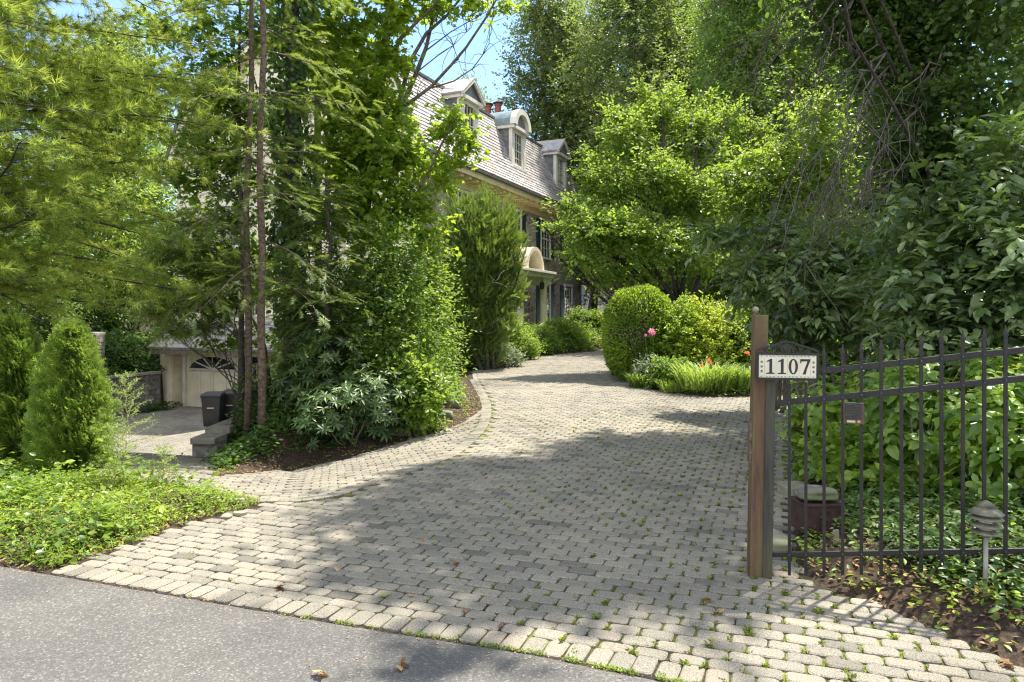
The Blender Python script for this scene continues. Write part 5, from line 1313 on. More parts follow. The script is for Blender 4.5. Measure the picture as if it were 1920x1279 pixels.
conifer('hemlock_tree', 'slim dark conifer trunk between the ivy covered trunk and the maple', bC, 10.5, .085, 2.4, 24, lambda z: 1.3 * (1 - .3 * sst((z - 3) / 7)), 'hemlock', 'spray', .20, .13, .0, -.05, barkm='barkdark', den=.7)
bD = base(612, 10.6)
conifer('hemlock_tree', 'low young hemlock with drooping sprays in front of the maple trunk', bD, 3.3, .05, .6, 50, lambda z: 1.55 * (1.1 - z / 3.8), 'hemlock', 'spray', .16, .10, .05, -.06, barkm='barkdark', den=.9)

b0 = base(508, 11.4); D = 12.2
hC = [K(340, 465, D, 55, 20), K(405, 515, D, 55, 20), K(345, 565, D, 55, 18), K(430, 565, D, 45, 18), K(295, 515, D, 45, 18), K(390, 612, D, 50, 12), K(455, 495, D, 36, 20), K(330, 620, D, 40, 12), K(280, 580, D, 36, 16), K(375, 420, D, 44, 18)]
tree('young_hemlock', 'thin understory hemlock with flat dark sprays above the garage roof', 'tree', b0, [b0, W(497, 650, 11.6), W(462, 570, 11.9), W(420, 510, 12.1), W(395, 440, 12.2)], hC, .03, M['hemlock'], M['barkdark'], 620, 9, .17, .17, 'spray', None, 7, 6, .2, .15, 1.4, limb=.018)
# -- ivy covered trunk
b0 = base(545, 11.3); it = thing('ivy_covered_tree', 'thick trunk wrapped in dark ivy right of the slender hemlocks', 'tree', b0)
T = np.array([(0, 0, -.1), (.03, 0, 1), (-.02, 0, 2.5), (.05, 0, 4.5), (.0, 0, 7), (.1, 0, 10)]); mb = MB(); mb.tube(T, np.linspace(.15, .10, 6), 12); mb.build('trunk', M['barkdark'], it, True)
n = 5200; z = rng.uniform(1.0, 8.5, n); a = rng.uniform(0, 2 * pi, n); rr = .15 + .13 * (np.sin(z * 2.2 + a) * .5 + .5) * sst((z - .8) / 1.2) + np.abs(rng.normal(0, .06, n))
P = np.stack([rr * np.cos(a), rr * np.sin(a), z], 1); d = np.stack([np.cos(a), np.sin(a), np.zeros(n)], 1)
Leaves().put(P, norm(d * .25 + rng.normal(0, .4, (n, 3)) + np.array([0, 0, -.6])), norm(d + rng.normal(0, .35, (n, 3))), rng.uniform(.06, .11, n), 'ivy').build('ivy', M['ivy'], it)

# -- understory shrubs on the left bank
def shrubK(name, label, cat, px, D, wpx, hpx, ntuft, m, tr, size, tmpl, leafm, **kw):
    b = base(px, D); s = D / F_PX
    return shrub(name, label, cat, b, wpx * s / 2, wpx * s / 2 * kw.pop('dep', 1.0), hpx * s, ntuft, m, tr, size, tmpl, M[leafm], **kw)
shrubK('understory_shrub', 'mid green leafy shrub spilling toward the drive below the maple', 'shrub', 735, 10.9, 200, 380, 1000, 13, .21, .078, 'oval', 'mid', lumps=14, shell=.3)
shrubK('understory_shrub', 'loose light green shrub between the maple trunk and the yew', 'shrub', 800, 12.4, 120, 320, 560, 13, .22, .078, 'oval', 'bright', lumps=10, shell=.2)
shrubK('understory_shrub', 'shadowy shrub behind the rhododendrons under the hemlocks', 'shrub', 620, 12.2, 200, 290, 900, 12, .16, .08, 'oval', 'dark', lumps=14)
shrubK('sapling', 'yellow green compound leaved sapling at the corner of the bed', 'shrub', 778, 10.2, 110, 180, 230, 12, .17, .095, 'broad', 'bright', lumps=7, shell=.3)
def rhodo(px, D, wpx, hpx, n, label, leafm='rhodo', size=.12, group=None):
    b = base(px, D); s = D / F_PX; t = thing('rhododendron', label, 'shrub', b, 0, group)
    C = [(x, y, z, .30 * wpx * s, .3 * wpx * s, .26 * hpx * s) for x, y, z in [(rng.uniform(-.3, .3) * wpx * s, rng.uniform(-.3, .3) * wpx * s, rng.uniform(.25, .72) * hpx * s) for _ in range(9)]]
    mb = MB()
    for c in C: mb.tube(bez((c[0] * .2, c[1] * .2, -.05), c[:3], (0, 0, -.1), 6), np.linspace(.016, .006, 6), 5)
    mb.build('stems', M['bark'], t, True); c, d, _ = clump_tufts(C, n, .75); k = 9; P = np.repeat(c, k, 0); up = norm(np.repeat(d, k, 0) * .6 + np.array([0, -.25, .8])); a = np.tile(np.arange(k) * 2 * pi / k, n) + np.repeat(rng.uniform(0, 6, n), k)
    e1 = norm(np.cross(up, [.3, .9, .1])); e2 = np.cross(up, e1); A = norm(e1 * np.cos(a)[:, None] + e2 * np.sin(a)[:, None] + up * rng.uniform(-.15, .5, (n * k, 1)))
    Leaves().put(P, A, up + rng.normal(0, .15, (n * k, 3)), rng.uniform(.8, 1.15, n * k) * size, 'strap', None).build('foliage', M[leafm], t); return t
rhodo(655, 9.7, 170, 150, 330, 'dark rhododendron with whorled leaves left of the tan edging rock', group='rhododendrons under the maple')
rhodo(600, 10.4, 150, 170, 260, 'dark rhododendron nearest the ivy bank and hemlock trunks', group='rhododendrons under the maple')
rhodo(725, 10.1, 120, 120, 180, 'rhododendron behind the long tan rock and yellow leaf', group='rhododendrons under the maple')

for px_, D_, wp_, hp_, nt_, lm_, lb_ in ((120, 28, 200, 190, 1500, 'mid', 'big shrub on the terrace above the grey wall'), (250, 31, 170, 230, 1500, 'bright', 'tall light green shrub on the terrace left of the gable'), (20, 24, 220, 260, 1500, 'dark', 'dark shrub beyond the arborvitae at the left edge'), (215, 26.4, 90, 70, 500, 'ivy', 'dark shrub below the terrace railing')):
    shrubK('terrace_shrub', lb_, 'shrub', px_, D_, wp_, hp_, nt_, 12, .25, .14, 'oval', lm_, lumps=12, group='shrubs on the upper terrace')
# row of shrubs along the far left side of the drive
SH = 'shrubs between the drive and the house'
row = [(962, 22, 84, 76, 'bright', 'rounded bright green shrub in front of the porch columns', .07, 900, 'oval'), (905, 19.2, 60, 60, 'mid', 'low shrub at the foot of the dark yew', .07, 500, 'oval'), (1045, 26, 70, 40, 'bright', 'pale green shrub under the house windows', .09, 600, 'oval'),
       (1092, 29, 66, 44, 'mid', 'leafy shrub at the far corner of the house', .10, 500, 'oval'), (1012, 24.5, 70, 34, 'mid', 'shrub right of the bright rounded one by the porch', .09, 500, 'oval'), (1118, 29, 40, 40, 'weed', 'yellow green plants at the end of the border', .1, 300, 'oval'),
       (940, 19.6, 66, 42, 'grey', 'pale leaved low plant at the drive edge below the yew', .07, 380, 'oval')]
for px, D, wp, hp, lm, lb, sz, n, tm in row: shrubK('garden_shrub', lb, 'shrub', px, D, wp * 1.15, hp, n, 12, .13, sz, tm, lm, lumps=9, group=SH)
# low edging hedge following the far kerb
e_ = np.array(EDGE_L[:6]); pts_ = []
for a, b in zip(e_[:-1], e_[1:]):
    for k in range(max(1, int(np.linalg.norm(b - a) / .33))): pts_.append(a + (b - a) * k / max(1, int(np.linalg.norm(b - a) / .33)))
HC = []
for p in pts_:
    q = p + np.array([-.30, .42]) * .9 + rng.normal(0, .06, 2); HC.append((q[0], q[1], Hs(*q) + .13, .36, .36, .25 * rng.uniform(.8, 1.25)))
    q = p + np.array([-.55, .8]) + rng.normal(0, .1, 2); HC.append((q[0], q[1], Hs(*q) + .28, .38, .38, .32 * rng.uniform(.8, 1.3)))
lv = Leaves(); foliage(lv, HC, 2600, 12, .10, .065, 'oval', .1, .6, .6)
o = lv.build('edging_plants', M['bright']); tag(o, 'low sunlit edging plants along the far left kerb of the drive', 'ground cover', kind='stuff')

# -- island bed on the right side of the drive
def clipped(px, D, wpx, ytop, label):
    b = base(px, D); s = D / F_PX; h = (EYE + (HY - ytop) * s) - b[2]; rx = wpx * s / 2; t = thing('clipped_bush', label, 'bush', b)
    n = 15000; d = sphere_pts(n); q = np.sign(d) * np.abs(d) ** .78; q[:, 2] = q[:, 2] * (h / 2) + h / 2; lump = 1 + .035 * np.sin(d[:, 0] * 7) * np.sin(d[:, 2] * 8) + rng.normal(0, .022, n)
    P = np.stack([q[:, 0] * rx * lump, q[:, 1] * rx * lump, np.maximum(.05, (q[:, 2] - h / 2) * lump + h / 2)], 1)
    A = norm(d * .8 + rng.normal(0, .5, (n, 3)) + np.array([0, 0, .3])); core = MB()
    import bmesh
    o = rock_mesh('inner_core', t, (0, 0, h * .5), (rx * .80, rx * .80, h * .43), M['barkdark'], 3, 5)  # solid dark core inside the leaf shell
    Leaves().put(P, A, d + rng.normal(0, .5, (n, 3)), rng.uniform(.055, .085, n), 'oval', (rng.random(n) * .6 + .2 + .18 * np.sin(d[:, 0] * 5 + d[:, 2] * 6)).clip(0, 1)).build('foliage', M['box'], t); return t
clipped(1196, 16.2, 122, 541, 'tall rounded clipped green bush at the far edge of the island bed')
shrubK('golden_shrub', 'golden yellow green shrub right of the clipped round bush', 'shrub', 1322, 15.8, 190, 150, 2300, 12, .12, .075, 'oval', 'gold', lumps=14, shell=.6)
shrubK('garden_shrub', 'green shrub between the clipped bush and the golden shrub', 'shrub', 1272, 15.6, 110, 150, 1000, 12, .11, .07, 'oval', 'box', lumps=9)
shrubK('garden_shrub', 'dark leaved shrub between golden shrub and gate post', 'shrub', 1392, 15.6, 130, 125, 1000, 12, .12, .085, 'oval', 'dark', lumps=9)
shrubK('garden_shrub', 'light green shrub seen just right of the gate post', 'shrub', 1470, 15.6, 150, 110, 1000, 12, .13, .10, 'broad', 'bright', lumps=9)
shrubK('garden_shrub', 'mid green shrub behind the sign and gate pickets', 'shrub', 1590, 14.5, 150, 120, 800, 12, .13, .10, 'broad', 'mid', lumps=9)
shrubK('grey_leaved_plant', 'grey leaved plant in front of the clipped bush', 'plant', 1222, 15.0, 70, 50, 210, 12, .10, .10, 'strap', 'grey', lumps=7)
shrubK('leafy_perennial', 'low dark green perennial beside the daylily clump', 'plant', 1258, 14.6, 84, 52, 300, 12, .10, .095, 'oval', 'mid', lumps=6)
shrubK('flowering_shrub', 'leafy shrub bearing one pink flower head between bush and golden shrub', 'shrub', 1232, 15.7, 74, 96, 260, 11, .10, .11, 'broad', 'mid', lumps=6)
def flower(px, py, D, r, mat, label, name, cat, stem=True, grp=None):
    p = W(px, py, D); z = Hs(p[0], p[1]); t = thing(name, label, cat, (p[0], p[1], z), 0, grp); h = p[2] - z
    mb = MB(); mb.tube(bez((.03, .05, 0), (0, 0, h), (.03, 0, .1), 6), np.linspace(.005, .003, 6), 4); mb.build('stem', M['lily'], t)
    n = 5; Leaves().put(np.array([[0, 0, h]] * n) + rng.normal(0, r * .25, (n, 3)), rng.normal(0, 1, (n, 3)), np.array([[0, -1, .4]] * n) + rng.normal(0, .4, (n, 3)), np.full(n, r), 'petal').build('petals', mat, t)
flower(1223, 622, 15.0, .085, M['pink'], 'round pink flower head in front of the clipped bush', 'pink_flower', 'flower')
flower(1210, 629, 15.1, .035, M['pink'], 'small pink flower beside the larger pink one', 'pink_flower', 'flower')
flower(1330, 679, 13.7, .05, M['orange'], 'orange daylily bloom highest over the strap leaved clump', 'daylily_flower', 'flower')
flower(1338, 690, 13.8, .038, M['orange'], 'orange daylily bloom just below the highest one', 'daylily_flower', 'flower')
flower(1402, 662, 13.6, .05, M['orange'], 'orange daylily bloom touching the left side of the gate post', 'daylily_flower', 'flower')
flower(1316, 686, 13.8, .04, M['orange'], 'small orange daylily bloom at the left of the strap leaved clump', 'daylily_flower', 'flower')
def grassclump(name, label, cat, px, D, wpx, hpx, n, leafm='lily', wid=.016, group=None, lean=.75):
    b = base(px, D); s = D / F_PX; t = thing(name, label, cat, b, 0, group); rx = wpx * s * .5; h = hpx * s
    r = np.sqrt(rng.random(n)) * rx * .8; a = rng.uniform(0, 2 * pi, n); P = np.stack([r * np.cos(a), r * np.sin(a) * .8, np.full(n, -.02)], 1)
    az = a + rng.normal(0, .7, n); X = np.stack([np.cos(az), np.sin(az), np.zeros(n)], 1); A = norm(X + np.array([0, 0, 0.02]))
    Leaves().put(P, A, np.array([0, 0, 1.0]) + X * rng.uniform(0, lean, (n, 1)) + rng.normal(0, .12, (n, 3)), rng.uniform(.55, 1.35, n) * h, 'blade').build('blades', M[leafm], t); return t
grassclump('daylily_clump', 'big arching strap leaved daylily clump in the front of the island bed', 'plant', 1325, 13.9, 130, 62, 560, wid=.02)
grassclump('daylily_clump', 'daylily foliage left of the gate post at the drive edge', 'plant', 1395, 13.9, 90, 52, 560)
grassclump('daylily_clump', 'strap leaves seen between the gate post and first pickets', 'plant', 1470, 14.1, 100, 50, 500)
grassclump('liriope_clump', 'grassy tuft at the foot of the clipped bush by the drive', 'plant', 1166, 17.3, 46, 36, 420, 'mid')
grassclump('liriope_clump', 'grassy tuft below the grey leaved plant', 'plant', 1205, 14.9, 60, 36, 420, 'mid')
grassclump('liriope_clump', 'grassy tuft left of the big daylily clump', 'plant', 1262, 14.1, 60, 30, 420, 'lily')

# -- right side: leathery viburnum mass, vine covered tree, dead branches
def viburnum(px, D, clumps, n, label, size=.135, leafm='leathery', m=9, tr=.15, tmpl='strap2', name='leatherleaf_shrub', group=None):
    b = base(px, D); t = thing(name, label, 'shrub', b, 0, group); C = [(c[0] - b[0], c[1] - b[1], c[2] - b[2], *c[3:]) for c in clumps]; mb = MB()
    for c in C:
        P = bez((rng.normal(0, .15), rng.normal(0, .15), -.05), c[:3], (-c[0] * .15, 0, .1 * c[2]), 8); mb.tube(P, np.linspace(.03, .008, 8), 6)
        for _ in range(5): d = sphere_pts(1)[0]; mb.tube(bez(P[rng.integers(4, 8)], np.array(c[:3]) + d * np.array(c[3:]) * .9, (0, 0, 0), 5), np.linspace(.008, .003, 5), 4)
    mb.build('stems', M['deadtwig'], t, True); lv = Leaves(); foliage(lv, C, n, m, tr, size, tmpl, .45, .75, .35, jit=.45); lv.build('foliage', M[leafm], t); return t
TP['strap2'] = T_oval(.21, .16, .06)
VB = 'leatherleaf shrubs behind the gate'
viburnum(1560, 8.2, [K(1480, 560, 8.2, 80, 60), K(1420, 510, 8.6, 60, 40), K(1540, 490, 8.4, 80, 50), K(1600, 570, 8, 90, 60), K(1450, 430, 8.8, 50, 30), K(1640, 480, 8.3, 80, 50), K(1370, 440, 9, 50, 30), K(1520, 620, 8.4, 60, 40), K(1660, 610, 8, 70, 50)], 620, 'broad leathery shrub arching left over the gate post', leafm='leathery', group=VB)
viburnum(1790, 6.6, [K(1740, 520, 6.6, 100, 80), K(1840, 480, 6.4, 110, 90), K(1900, 600, 6.2, 100, 80), K(1790, 600, 6.5, 90, 60), K(1720, 410, 7, 90, 70), K(1820, 370, 6.8, 110, 80), K(1910, 300, 6.6, 100, 90), K(1900, 430, 6.2, 90, 70), K(1720, 620, 6.6, 80, 50), K(1840, 680, 6.2, 100, 50), K(1960, 520, 6, 100, 110)], 800, 'tall leathery leaved shrub at the right edge above the pickets', .14, group=VB)
viburnum(1480, 11.5, [K(1440, 380, 11.5, 60, 60), K(1400, 330, 12, 50, 50), K(1500, 300, 11.5, 70, 60), K(1540, 220, 12, 70, 60), K(1450, 460, 11.5, 70, 60), K(1390, 400, 12, 50, 50), K(1570, 330, 11, 70, 60), K(1450, 560, 11.5, 70, 50), K(1540, 560, 11, 80, 60), K(1640, 540, 11, 80, 70)], 1500, 'sunlit yellow green shrub behind the leathery one, below hanging twigs', .10, 'bright', 10, .17, 'oval', 'tall_shrub')
# hydrangeas behind the gate
def hyd(px, D, clumps, n, label, seed=0, m=8, size=.125, stems=26):
    b = base(px, D); t = thing('hydrangea', label, 'shrub', b, 0, 'hydrangeas behind the gate'); C = [(c[0] - b[0], c[1] - b[1], c[2] - b[2], *c[3:]) for c in clumps]; mb = MB()
    for q in range(stems):
        c = C[q % len(C)]; e = np.array(c[:3]) + sphere_pts(1)[0] * np.array(c[3:]) * .6; mb.tube(bez((rng.normal(0, .08), rng.normal(0, .08), -.04), e, (-e[0] * .2, 0, .1), 7), np.linspace(.009, .004, 7), 5)
    mb.build('stems', M['twig'], t, True)
    c, d, _ = clump_tufts(C, n, .7); k = m; up = norm(np.repeat(d, k, 0) * .55 + np.array([-.05, -.2, .75])); P = np.repeat(c, k, 0); lay_ = np.tile(np.arange(k) // 2, n); a = np.tile(np.arange(k) % 2 * pi + (np.arange(k) // 2) * pi / 2, n) + np.repeat(rng.uniform(0, 6, n), k) + rng.normal(0, .2, n * k)
    e1 = norm(np.cross(up, [.3, .9, .1])); e2 = np.cross(up, e1); A = norm(e1 * np.cos(a)[:, None] + e2 * np.sin(a)[:, None] + up * (.45 - .22 * lay_[:, None]) + np.array([0, 0, -.12]))
    P = P - up * (lay_[:, None] * .035); sz = (.55 + .16 * lay_) * rng.uniform(.8, 1.15, n * k) * size
    Leaves().put(P, A, up + rng.normal(0, .2, (n * k, 3)), sz, 'hyd', (rng.random(n * k) * .6 + .25 - .06 * lay_).clip(0, 1)).build('foliage', M['hydrangea'], t)
    nb = max(3, n // 16); q = rng.choice(len(c), nb, replace=False)
    for i_ in q:
        if d[i_, 2] < .1: continue
        Pb = c[i_] + np.array([0, 0, .05]) + rng.normal(0, 1, (26, 3)) * (.045, .045, .010)
        Leaves().put(Pb, rng.normal(0, 1, (26, 3)) * (1, 1, .2), np.array([0, 0, 1.0]) + rng.normal(0, .3, (26, 3)), rng.uniform(.008, .018, 26), 'petal').build('flower_head', M['gold'], t)
    return t
TP['hyd'] = T_oval(.33, .17, .07)
hyd(1560, 6.6, [K(1500, 800, 6.6, 36, 40), K(1560, 760, 6.6, 70, 60), K(1620, 820, 6.4, 75, 70), K(1640, 720, 6.7, 80, 50), K(1560, 860, 6.5, 60, 50), K(1500, 870, 6.8, 30, 30)], 230, 'hydrangea behind the left pickets and intercom box')
hyd(1730, 5.7, [K(1700, 740, 5.8, 80, 60), K(1770, 800, 5.6, 90, 70), K(1700, 840, 5.7, 80, 60), K(1780, 700, 5.9, 90, 50), K(1720, 910, 5.6, 70, 40)], 240, 'hydrangea in the middle of the gate panel, yellow green lit leaves')
hyd(1880, 5.1, [K(1860, 780, 5.2, 90, 70), K(1930, 840, 5, 90, 80), K(1860, 880, 5.1, 80, 60), K(1900, 700, 5.4, 90, 50), K(1980, 740, 5.2, 90, 90), K(1900, 960, 5, 80, 50)], 230, 'hydrangea at the right edge behind the path lamp')
shrubK('hydrangea', 'low shaded hydrangea beneath the taller ones behind the gate', 'shrub', 1650, 6.0, 230, 110, 330, 8, .1, .10, 'hyd', 'hydrangea', lumps=8)

# vine covered tree at the right
b0 = base(1735, 9.6)
vt = thing('vine_covered_tree', 'tall dark vine covered tree at the upper right with bare dead branches', 'tree', b0)
D = 9.6; mb = MB(); T = sub([np.array(b0), W(1738, 600, D), W(1745, 400, D), W(1735, 200, D), W(1742, 0, D), W(1735, -250, D), W(1735, -600, D)], b0); mb.tube(T, np.linspace(.24, .12, 7), 12)
CC = [K(1700, 120, D, 110, 90), K(1790, 60, D, 110, 90), K(1640, 40, D, 90, 60), K(1760, 220, D - .6, 100, 90), K(1850, 160, D - .8, 100, 90), K(1690, 280, D, 70, 70), K(1740, 340, D, 80, 80), K(1850, 290, D - .5, 90, 80), K(1600, -30, D, 110, 60), K(1740, -60, D, 160, 80), K(1900, -20, D - 1, 130, 100), K(1680, 400, D, 70, 70), K(1780, 440, D, 90, 80), K(1560, 60, D + .5, 60, 40)]
C = [(c[0] - b0[0], c[1] - b0[1], c[2] - b0[2], *c[3:]) for c in CC]; wood_to(mb, T, C, .022, 5, 4); mb.build('trunk', M['barkdark'], vt, True)
lv = Leaves(); foliage(lv, C, 2500, 11, .17, .085, 'ivy', .4, .5, .45); lv.build('vine_foliage', M['dark'], vt)
# overhead canopy (out of frame, throws the foreground shade)
CAN = [(2.85, 7.95, 7.4, 1.7, 1.7, .9), (2.0, 7.0, 7.0, 1.3, 1.2, .7), (3.65, 9.4, 7.8, 1.9, 1.6, 1.0), (2.3, 9.2, 8.0, 1.3, 1.2, .7), (3.9, 10.9, 7.6, 1.1, 1.0, .8), (2.7, 6.45, 6.9, .95, .75, .5), (1.5, 8.1, 7.6, .8, .8, .4), (1.75, 5.35, 7.0, .32, .22, .2), (5.8, 10.4, 8.5, 1.8, 1.8, 1.2), (5.4, 9.6, 10, 2, 2, 1.4)]
C = [(c[0] - b0[0], c[1] - b0[1], c[2] - b0[2], *c[3:]) for c in CAN]
mb = MB(); wood_to(mb, T, C, .024, 6, 6); mb.build('upper_limbs', M['barkdark'], vt, True)
lv = Leaves(); foliage(lv, C, 3800, 13, .22, .13, 'broad', .2, 1.3, .05); lv.build('crown', M['dark'], vt)
# bare hanging branches
mb = MB()
ends = [((1610, -30), (1370, 330)), ((1600, 20), (1400, 250)), ((1580, -20), (1330, 120)), ((1640, 60), (1430, 460)), ((1660, 100), (1480, 500)), ((1660, 130), (1520, 420)), ((1700, 90), (1560, 330)), ((1540, -40), (1310, 60)), ((1690, 200), (1420, 560)), ((1720, 180), (1500, 610)), ((1740, 260), (1560, 600)),
        ((1720, 300), (1480, 480)), ((1800, 60), (1640, 330)), ((1820, 120), (1700, 400)), ((1500, -60), (1400, 180)), ((1600, 0), (1470, 280))]
for (a, b) in ends:
    for rep in range(1 + (b[0] > 1440)):
        Da = D - .3 + rng.normal(0, .3); Pa = W(*a, Da) - np.array(b0); Pb = W(b[0] + rng.normal(0, 25), b[1] + rng.normal(0, 25), Da - rng.uniform(.2, 1.4)) - np.array(b0)
        L = np.linalg.norm(Pb - Pa); P = bez(Pa, Pb, (0, 0, .16 * L), 12); P[1:-1] += rng.normal(0, .03, (10, 3)); mb.tube(P, np.linspace(.013, .003, 12), 5)
        for q in range(13):
            p = P[rng.integers(3, 12)]; d = norm(norm(Pb - Pa) * .8 + rng.normal(0, .45, 3) + np.array([0, 0, -.25])); mb.tube(wander(p, d, rng.uniform(.35, 1.1), 6, .16, -.06), np.linspace(.006, .002, 7), 3)
mb.build('dead_branches', M['deadtwig'], vt, True)

# -- white pine at the left
b0 = np.array((-7.9, 9.2, Hs(-7.9, 9.2)))
def pine_az(i): return rng.uniform(-1.35, .75)
conifer('white_pine', 'long needled pine whose boughs fill the upper left', b0, 12, .2, 1.75, 100, lambda z: 3.6 * (1 - .25 * sst((z - 5) / 6)) + .5, 'pine', 'pine', .15, .13, .08, -.025, pine_az, barkm='barkdark', den=1.0, side=.40, flatU=.6, rise=.16)
b0 = np.array((-6.2, 7.2, Hs(-6.2, 7.2)))
conifer('white_pine', 'nearer pine with blue green needle tufts at the far left edge', b0, 9, .15, 2.7, 40, lambda z: 1.9, 'pine', 'pine2', .15, .14, .12, -.03, lambda i: rng.uniform(-1.3, 1.2), barkm='barkdark', den=.7, side=.42, flatU=.6, rise=.16)

# -- arborvitae
def thuja(px, D, wpx, ytop, label, n=8500, group='arborvitae in the left bed'):
    b = base(px, D); s = D / F_PX; h = EYE + (HY - ytop) * s - b[2]; rx = wpx * s / 2; t = thing('arborvitae', label, 'shrub', b, 0, group)
    z = h * (1 - rng.random(n) ** .9 * .985); f = z / h; prof = (1 - f ** 2.3) ** .72 * (.86 + .14 * np.sin(pi * f)) + .03
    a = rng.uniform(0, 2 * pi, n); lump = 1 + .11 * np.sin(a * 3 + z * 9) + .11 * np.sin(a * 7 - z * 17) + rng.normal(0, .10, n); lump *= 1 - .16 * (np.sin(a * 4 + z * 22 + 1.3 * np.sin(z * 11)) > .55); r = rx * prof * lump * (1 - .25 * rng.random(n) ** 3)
    P = np.stack([r * np.cos(a), r * np.sin(a), z], 1); d = np.stack([np.cos(a), np.sin(a), np.zeros(n)], 1); tan = np.stack([-np.sin(a), np.cos(a), np.zeros(n)], 1)
    A = norm(d * .75 + np.array([0, 0, .75]) + rng.normal(0, .28, (n, 3))); U = norm(tan + rng.normal(0, .5, (n, 3)))
    mb = MB(); mb.tube([(0, 0, -.05), (0, 0, h * .5), (0, 0, h * .9)], [.03, .02, .005], 8); mb.lathe((0, 0, .05), [(rx * .5, 0), (rx * .66, h * .3), (rx * .5, h * .6), (rx * .1, h * .88)], 10); mb.build('trunk', M['barkdark'], t)  # besides the trunk, a wide dark core standing in for inner shade
    Leaves().put(P, A, U, rng.uniform(.08, .145, n), 'thuja', (rng.random(n) * .55 + .2 + .15 * (r / (rx * prof + .01) - .9) * 3).clip(0, 1)).build('foliage', M['thuja'], t)  # recessed sprays coloured darker, inner shade put into the leaf colour
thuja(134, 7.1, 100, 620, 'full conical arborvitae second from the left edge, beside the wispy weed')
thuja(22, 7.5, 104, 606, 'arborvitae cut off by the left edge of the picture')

# -- wispy asparagus like weed, dry stalks
def wispy(px, D, ytop, label, n=34, sc=1.0):
    b = base(px, D); h = EYE + (HY - ytop) * D / F_PX - b[2]; t = thing('wispy_weed', label, 'weed', b); mb = MB(); P = bez((0, 0, -.03), (.03, 0, h), (.03, 0, 0), 12); mb.tube(P, np.linspace(.006, .0015, 12), 5); PP, AA = [], []
    for i in range(n):
        f = .25 + .75 * (i + rng.random()) / n; p = np.array([np.interp(f, np.linspace(0, 1, 12), P[:, k]) for k in range(3)]); a = i * 2.4
        S_ = wander(p, (cos(a), sin(a) * .8, .55), h * .30 * (1.15 - f) * sc + .05, 9, .08, -.02); mb.tube(S_, np.linspace(.0025, .001, 10), 3)
        for q in S_[2:]:
            for _ in range(5): PP.append(q + rng.normal(0, .008, 3)); AA.append(norm(rng.normal(0, 1, 3) + np.array([0, 0, .2])))
    mb.build('stalk', M['drygrass'], t); n_ = len(PP); Leaves().put(np.array(PP), np.array(AA), rng.normal(0, 1, (n_, 3)), rng.uniform(.014, .03, n_), 'willow').build('foliage', M['feather'], t)
wispy(228, 6.5, 702, 'tall wispy feathery weed between the arborvitae and the lower court', 40, 1.15)
wispy(212, 6.3, 800, 'shorter wispy weed at the foot of the arborvitae', 30, 1.2)
wispy(300, 6.4, 840, 'low wispy weed right of the tall feathery one', 22, 1.3)
dk = thing('dry_stalks', 'bent brown dry stalks leaning at the back of the weedy bed', 'dead plant', base(285, 6.4)); mb = MB()
for a, b_, c_ in (((275, 950), (308, 860), (340, 915)), ((285, 960), (300, 880), (312, 855)), ((262, 930), (290, 870), (318, 858)), ((300, 940), (320, 875), (345, 920)), ((270, 940), (296, 905), (335, 872))):
    P = np.array([W(*a, 6.3), (W(*a, 6.3) + W(*b_, 6.35)) / 2 + (.02, 0, .03), W(*b_, 6.4), (W(*b_, 6.4) + W(*c_, 6.45)) / 2 + (0, 0, .04), W(*c_, 6.5)]) - np.array(base(285, 6.4)); mb.tube(P, [.004, .004, .0035, .003, .002], 5)
mb.build('stalks', M['drygrass'], dk)

# ------------------------------------------------------------------ ground cover (uncountable)
def scatter(poly, dens, x0, x1, y0, y1, mind=.03, pw=0):
    n = int((x1 - x0) * (y1 - y0) * dens); x = rng.uniform(x0, x1, n); y = rng.uniform(y0, y1, n); k = inside(poly, x, y)
    x, y = x[k], y[k]; k = dist(poly, x, y, True) > mind * rng.random(len(x)); return x[k], y[k]
def cover(name, label, mat, x, y, m, tr, size, tmpl, hmax, kind='stuff', flat=.9, cat='ground cover', z0=.0, hn=True):
    n = len(x); z = H(x, y); hh = hmax * (.35 + .65 * rng.random(n)) * (1 if not hn else (.55 + .45 * np.sin(x * 3.3 + np.sin(y * 2.9) * 1.5) * np.cos(y * 2.6 + 1)))
    c = np.stack([x, y, z + z0 + hh * .6], 1); P = np.repeat(c, m, 0); N = len(P); P = P + rng.normal(0, 1, (N, 3)) * np.array([tr, tr, .35 * hmax]); zz_ = np.repeat(z, m) + .012; P[:, 2] = np.maximum(P[:, 2], zz_)
    a = rng.uniform(0, 2 * pi, N); A = norm(np.stack([np.cos(a), np.sin(a), rng.normal(.1, .3, N)], 1)); U = np.array([0, 0, flat]) + rng.normal(0, .35, (N, 3))
    o = Leaves().put(P, A, U, size * rng.uniform(.65, 1.25, N), tmpl, (rng.random(N) * .6 + .2 + np.repeat(rng.normal(0, .15, n), m)).clip(0, 1)).build(name, mat); return tag(o, label, cat, kind=kind)
x, y = scatter(WEEDB, 330, -7.5, -1.6, 4.3, 8, .2)
pt = np.sin(x * 3.1 + 1.7 * np.sin(y * 2.3)) * np.sin(y * 4.1 + x * 1.3); k = rng.random(len(x)) < (.35 + .65 * sst(dist(WEEDB, x, y, True) / .5)) * (.55 + .5 * pt) * np.where(np.hypot(x + 2.95, y - 6.25) < .32, .12, 1); x, y = x[k], y[k]
cover('weed_bed_plants', 'sunlit leafy weeds covering the bed at the left road corner', M['weed'], x, y, 17, .06, .036, 'oval', .13)
x, y = scatter(WEEDB, 60, -7, -2.9, 4.5, 7.5, .15); k = np.sin(x * 2.2 + 2) * np.sin(y * 2.9) > .1; x, y = x[k], y[k]
cover('weed_bed_nettles', 'darker upright leafy weeds in patches of the left bed', M['mid'], x, y, 14, .06, .06, 'broad', .24)
